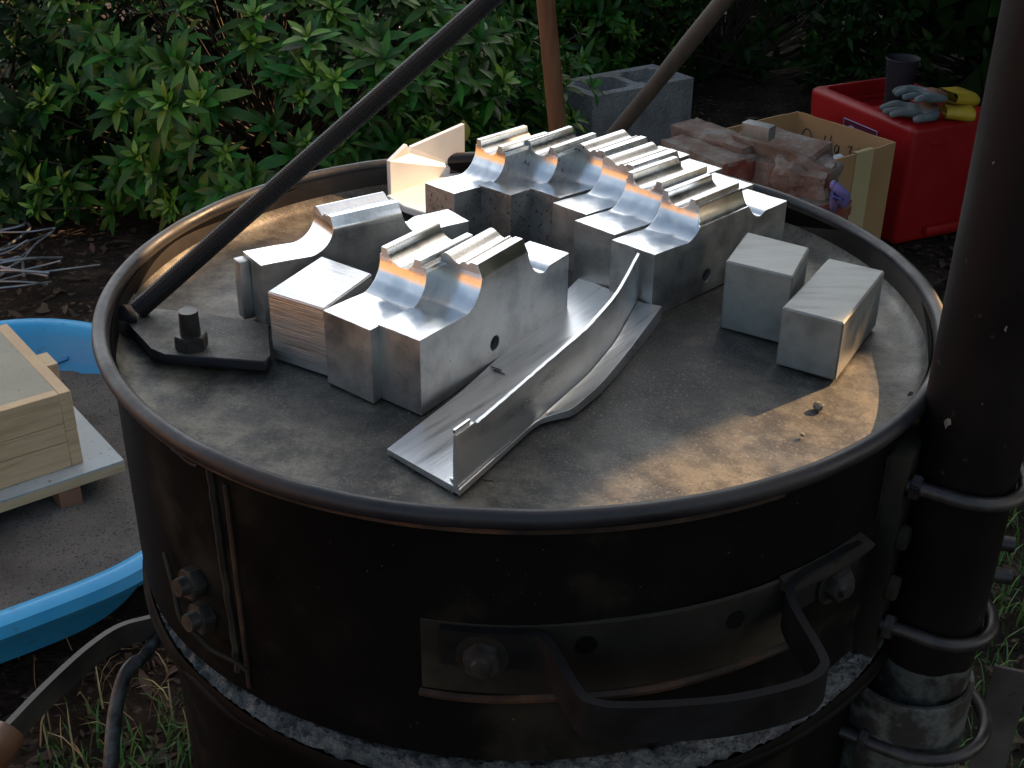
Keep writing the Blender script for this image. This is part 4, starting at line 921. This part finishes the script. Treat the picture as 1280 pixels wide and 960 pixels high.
def rosette(c, axis, n, l, w_, items, spread=1.15):
    axis = axis.normalized(); q = axis.to_track_quat('Z', 'Y'); ph = random.uniform(0, 6.28)
    for k in range(n):
        lay = k / n; a = ph + k * 2.4; el = (1 - lay) * spread + .18 + random.uniform(-.15, .15)   # angle away from the axis
        d = q @ Vector((math.sin(el) * math.cos(a), math.sin(el) * math.sin(a), math.cos(el)))
        up = q @ Vector((-math.cos(el) * math.cos(a), -math.cos(el) * math.sin(a), math.sin(el)))
        ll = l * (1 - .45 * lay) * random.uniform(.6, 1.2); items.append((c + d * .006, d, up, ll, w_ * (1 - .35 * lay) * random.uniform(.85, 1.15), random.uniform(.05, .75)))
def foliage_obj(name, items, mt, parent, tipmat=None):
    vs, fs = leaf_batch(items); me = bpy.data.meshes.new(name); me.from_pydata([tuple(v) for v in vs], [], fs); me.update(); me.materials.append(mt)
    me.shade_smooth(); o = bpy.data.objects.new(name, me); C.objects.link(o)
    if parent: me.transform(WM(parent).inverted()); o.parent = parent
    return o
def shrub(label, c, rad, n, l, w_, mt, leaves=10, tips=.25, seed=0, zmin=GZ + .03, cat='shrub', name='shrub', droop=0, group='hedge shrubs behind the furnace', lump=.30, tipmt='leafTip'):
    random.seed(seed); c = Vector(c); root = thing(name, label, cat, (c.x, c.y, GZ), 0, group); items, tip = [], []; br = bmesh.new(); nb = 0
    k = 0
    while k < n:
        th = random.uniform(0, 2 * math.pi); ph = math.acos(random.uniform(-.75, 1)); d = Vector((math.sin(ph) * math.cos(th), math.sin(ph) * math.sin(th), math.cos(ph)))
        if d.y > .45 and random.random() < .85: continue      # the far side needs less
        k += 1
        rr = (1 + lump * noise.noise(d * 2.6 + Vector((seed * 7.1, 0, 0))) + .12 * noise.noise(d * 7 + Vector((seed, 0, 0)))) * (1.03 - abs(random.gauss(0, .17)))
        p = c + Vector((d.x * rad[0], d.y * rad[1], d.z * rad[2])) * rr
        if p.z < zmin: p.z = zmin + random.uniform(0, .08)
        axis = (d * .9 + Vector((0, -.25, .75 - droop)) + Vector((random.gauss(0, .3), random.gauss(0, .3), random.gauss(0, .2))))
        sz = random.uniform(.6, 1.25)
        if random.random() < tips: rosette(p + axis.normalized() * .02, axis, max(4, leaves // 2), l * .62 * sz, w_ * .7 * sz, tip, .7)
        rosette(p, axis, leaves + random.randint(-2, 2), l * sz, w_ * sz, items)
        if random.random() < .25 and nb < 160:
            nb += 1; st = Vector((c.x + random.gauss(0, .05), c.y + random.gauss(0, .05), GZ)); mid = st.lerp(p, .5) + Vector((0, 0, -.05)); tube(br, spline([st, mid, p], 4), [.007 - .0006 * j for j in range(9)], 5)
    fo = foliage_obj('foliage', items + tip, mt, root); fo.data.materials.append(M[tipmt])
    mi = np.zeros(len(fo.data.polygons), dtype=np.int32); mi[len(items) * 10:] = 1; fo.data.polygons.foreach_set('material_index', mi)
    fin('branches', br, M['twig'], root)
    return root
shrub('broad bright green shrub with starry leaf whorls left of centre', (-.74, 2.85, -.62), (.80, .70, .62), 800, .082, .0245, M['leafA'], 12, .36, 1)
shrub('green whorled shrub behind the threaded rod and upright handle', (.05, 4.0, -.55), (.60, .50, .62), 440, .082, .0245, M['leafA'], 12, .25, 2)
shrub('dark shrub with dim leaf whorls at the far left edge', (-1.70, 2.90, -.55), (.75, .75, .70), 520, .085, .027, M['leafDarkShade'], 10, .18, 3, tipmt='leafA')
shrub('dark green shrub filling the gap between the left edge and the bright shrub', (-1.05, 3.45, -.42), (.6, .55, .72), 330, .08, .026, M['leafDarkShade'], 10, .2, 4, tipmt='leafA')
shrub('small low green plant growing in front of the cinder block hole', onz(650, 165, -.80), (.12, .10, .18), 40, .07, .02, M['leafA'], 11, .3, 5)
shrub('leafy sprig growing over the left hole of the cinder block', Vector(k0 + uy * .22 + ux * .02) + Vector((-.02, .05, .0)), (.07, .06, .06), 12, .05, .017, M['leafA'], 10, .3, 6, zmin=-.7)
shrub('shadowy drooping leafed shrub behind the cinder block', (.75, 4.05, -.42), (.85, .6, .75), 480, .075, .026, M['leafDarkShade'], 8, .1, 7, droop=.9, tipmt='leafA')
shrub('very dark shrub behind the red tub at the right', (1.85, 3.95, -.42), (.85, .6, .78), 430, .075, .026, M['leafDarkShade'], 8, .06, 8, droop=.9, tipmt='leafA')
shrub('dense dark hedge shrub behind the bright shrub', (-.35, 4.3, -.22), (1.3, .6, .80), 600, .085, .03, M['leafDarkShade'], 9, .15, 9, tipmt='leafA')
shrub('dark hedge mass at the top right beyond the navy beaker', (2.9, 4.9, -.2), (1.3, .6, .9), 500, .085, .03, M['leafDarkShade'], 8, .05, 12, tipmt='leafA')
shrub('dark hedge mass between cinder block and red tub, farthest back', (1.2, 4.9, -.2), (1.2, .5, .9), 560, .085, .03, M['leafDarkShade'], 8, .05, 13, tipmt='leafA')
shrub('dark hedge mass behind the far left shrubs', (-2.2, 4.4, -.2), (1.2, .6, .9), 500, .085, .03, M['leafDarkShade'], 8, .05, 14, tipmt='leafA')
# a yellowed leaf
p = atd(579, 150, 3.25); it = [(p, Vector((.1, -.3, -.9)).normalized(), Vector((0, -1, .2)), .055, .032, .2)]
vs, fs = leaf_batch(it); o = raw('yellow_leaf', vs, fs, M['leafYel'], smooth=180); tag(o, 'single yellow leaf hanging in the hedge near the upright handle', 'leaf')

# leaf litter and grass
random.seed(5); items = []
for k in range(4200):
    x = random.uniform(-2.4, 2.2); y = random.uniform(.3, 3.4)
    if (x - PCn.x) ** 2 + (y - PCn.y) ** 2 < .43 ** 2 or math.hypot(x, y) < .3: continue
    a = random.uniform(0, 6.28); items.append((Vector((x, y, gheight(x, y) - .008 + random.uniform(0, .008))), Vector((math.cos(a), math.sin(a), random.uniform(-.1, .3))).normalized(), Vector((random.gauss(0, .3), random.gauss(0, .3), 1)), random.uniform(.02, .055), random.uniform(.008, .02), random.uniform(-.2, .4)))
for k in range(900):
    x = random.uniform(-.95, -.15); y = random.uniform(.25, .75)
    if (x - PCn.x) ** 2 + (y - PCn.y) ** 2 < .42 ** 2: continue
    a = random.uniform(0, 6.28); items.append((Vector((x, y, gheight(x, y) - .009)), Vector((math.cos(a), math.sin(a), random.uniform(-.1, .3))).normalized(), Vector((random.gauss(0, .4), random.gauss(0, .4), 1)), random.uniform(.008, .025), random.uniform(.004, .010), random.uniform(-.2, .4)))
o = foliage_obj('leaf_litter', items, M['litter'], None); o['kind'] = 'stuff'; o['label'] = 'brown leaf litter covering the soil'; o['category'] = 'leaf litter'
def grass(name, spots, mt, hgt, label):
    vs, fs = [], []
    for (x, y) in spots:
        z = gheight(x, y) - .014; a = random.uniform(0, 6.28); h = hgt * random.uniform(.5, 1.3); ln = random.uniform(.1, .9) * h; w_ = random.uniform(.0012, .0024); px, py = -math.sin(a) * w_, math.cos(a) * w_; i = len(vs)
        for t in (0, .4, .75): vs += [(x + math.cos(a) * ln * t * t - px * (1 - t * .6), y + math.sin(a) * ln * t * t - py * (1 - t * .6), z + h * t), (x + math.cos(a) * ln * t * t + px * (1 - t * .6), y + math.sin(a) * ln * t * t + py * (1 - t * .6), z + h * t)]
        vs.append((x + math.cos(a) * ln, y + math.sin(a) * ln, z + h * (1 - .25 * ln / h))); fs += [(i, i + 1, i + 3, i + 2), (i + 2, i + 3, i + 5, i + 4), (i + 4, i + 5, i + 6)]
    o = raw(name, vs, fs, mt, smooth=-1, world=False); o['kind'] = 'stuff'; o['label'] = label; o['category'] = 'grass'
sp = [(random.gauss(-.47, .10), random.gauss(.40, .055)) for _ in range(220)] + [(random.gauss(-.38, .05), random.gauss(.43, .04)) for _ in range(90)]
grass('grass_tuft', sp, M['grass'], .05, 'green grass tuft on the soil at lower left')
grass('dry_grass', [(random.gauss(-.50, .15), random.gauss(.47, .09)) for _ in range(80)], M['dry'], .085, 'dry straw blades among the grass at lower left')
sp = [(random.uniform(.45, 2.2), random.uniform(-.1, 1.9)) for _ in range(14000)]
grass('grass', sp, M['grass'], .045, 'dim lawn grass right of the furnace')

# ------------------------------------------------------------------ unseen objects added to shape the light
fe = thing('added_cedar_fence', 'sunlit cedar board fence added out of view at left to reflect in the castings', 'fence', (-4.2, 0, GZ))  # unseen fence added to give the castings their orange reflection
b = bmesh.new()
for k in range(34):
    y = -3.8 + k * .15; box(b, (-4.2, y, GZ + .95 + .01 * (k % 3)), (.022, .143, 1.9), 0, .003, 1)
fin('board_panel', b, M['cedar'], fe)
b = bmesh.new()
for z in (.4, 1.5): box(b, (-4.24, -1.3, GZ + z), (.04, 5.1, .09))
fin('rail', b, M['cedar'], fe)
# added unseen tree: crown shades the furnace, leaves left out for set sun patches
def P2(px, py, z): q = onz(px, py, z); return (q.x, q.y)
gaps = [
 (LZ, [(.055, -.204), (.0705, -.192), (.203, -.092), (.225, -.05), (.245, -.01), (.268, -.02), (.262, -.07), (.240, -.11), (.214, -.155), (.19, -.205), (.10, -.265), (.045, -.25)]),
 (LZ + .02, [(-.175, .10), (-.11, .135), (-.055, .165), (-.03, .29), (-.10, .30), (-.16, .22)]),
 (-.01, [(-.30, .02), (-.255, .03), (-.225, .13), (-.16, .20), (-.19, .245), (-.25, .19), (-.30, .10)]),
]
def inside(x, y, poly):
    r = False; n = len(poly); j = n - 1
    for i in range(n):
        xi, yi = poly[i]; xj, yj = poly[j]
        if (yi > y) != (yj > y) and x < (xj - xi) * (y - yi) / (yj - yi) + xi: r = not r
        j = i
    return r
def in_sun_patch(p):
    for z, poly in gaps:
        t = (p.z - z) / sd.z; q = p - sd * t
        if inside(q.x, q.y, poly): return True
    return False
random.seed(21)
tc_ = sd * 3.0; s1 = sd.cross(Vector((0, 0, 1))).normalized(); s2 = s1.cross(sd)
tr = thing('added_shade_tree', 'leafy tree added out of view at right, crown shaped to shade the furnace in patches', 'tree', (4.2, 3.4, GZ))
items_v, items_f = [], []
def leafq(p, l, w_):
    d = Vector((random.gauss(0, 1), random.gauss(0, 1), random.gauss(0, 1))); d = (d - sd * d.dot(sd) * .75).normalized(); s = d.cross(sd + Vector((random.gauss(0, .3), random.gauss(0, .3), random.gauss(0, .3)))).normalized()
    q = [p - d * l * .5, p - s * w_ * .5, p + d * l * .5, p + s * w_ * .5]
    for c_ in q + [p]:
        if in_sun_patch(c_): return
    for c_ in [q[0].lerp(q[1], .5), q[1].lerp(q[2], .5), q[2].lerp(q[3], .5), q[3].lerp(q[0], .5)]:
        if in_sun_patch(c_): return
    i = len(items_v); items_v.extend(q); items_f.append((i, i + 1, i + 2, i + 3))
for k in range(34000):
    a = random.uniform(-1.9, 2.4); c_ = random.uniform(-2.5, .85 if a < .85 else -.35); p = tc_ + s1 * (-a) * 1.0 + s2 * c_ + sd * random.gauss(0, .22); leafq(p, .15, .09)
for k in range(26000):
    p = tc_ + s1 * random.uniform(-.5, .5) + s2 * random.uniform(-.45, .45) + sd * random.gauss(0, .1); leafq(p, .035, .024)
me = bpy.data.meshes.new('crown'); me.from_pydata([tuple(v) for v in items_v], [], items_f); me.materials.append(M['leafDarkShade']); me.transform(WM(tr).inverted()); o = bpy.data.objects.new('crown', me); C.objects.link(o); o.parent = tr
b = bmesh.new(); tube(b, spline([(4.2, 3.4, GZ), (4.1, 3.3, .4), (3.6, 2.9, 1.2), (2.9, 2.3, 1.5)], 6), [.16 - .005 * k for k in range(19)], 14); fin('trunk', b, M['twig'], tr)
for e_ in ((1.0, 2.6, 1.1), (2.0, 1.4, 1.7), (3.0, .6, 1.2), (2.6, 3.2, .5)):
    b = bmesh.new(); tube(b, spline([(3.4, 2.7, 1.3), ((e_[0] + 3.2) / 2, (e_[1] + 2.5) / 2, 1.35), e_], 6), [.05 - .003 * k for k in range(13)], 8); fin('limb', b, M['twig'], tr)
hs_ = thing('added_shade_house', 'plain house added out of view at right to block the low sun', 'house', (6.6, 7.6, GZ))  # unseen house added to keep direct sun off the hedge
b = bmesh.new(); box(b, (6.6, 7.6, GZ + 2.0), (3.2, 6.0, 4.0)); fin('wall', b, M['concrete'], hs_)
b = bmesh.new()
pr_ = [(4.7, GZ + 4.0), (8.5, GZ + 4.0), (6.6, GZ + 5.0)]
A_ = [b.verts.new((x, 4.3, z)) for x, z in pr_]; B_ = [b.verts.new((x, 10.9, z)) for x, z in pr_]
b.faces.new(A_); b.faces.new(B_[::-1])
for k in range(3): b.faces.new((A_[k], B_[k], B_[(k + 1) % 3], A_[(k + 1) % 3]))
fin('roof', b, M['twig'], hs_)
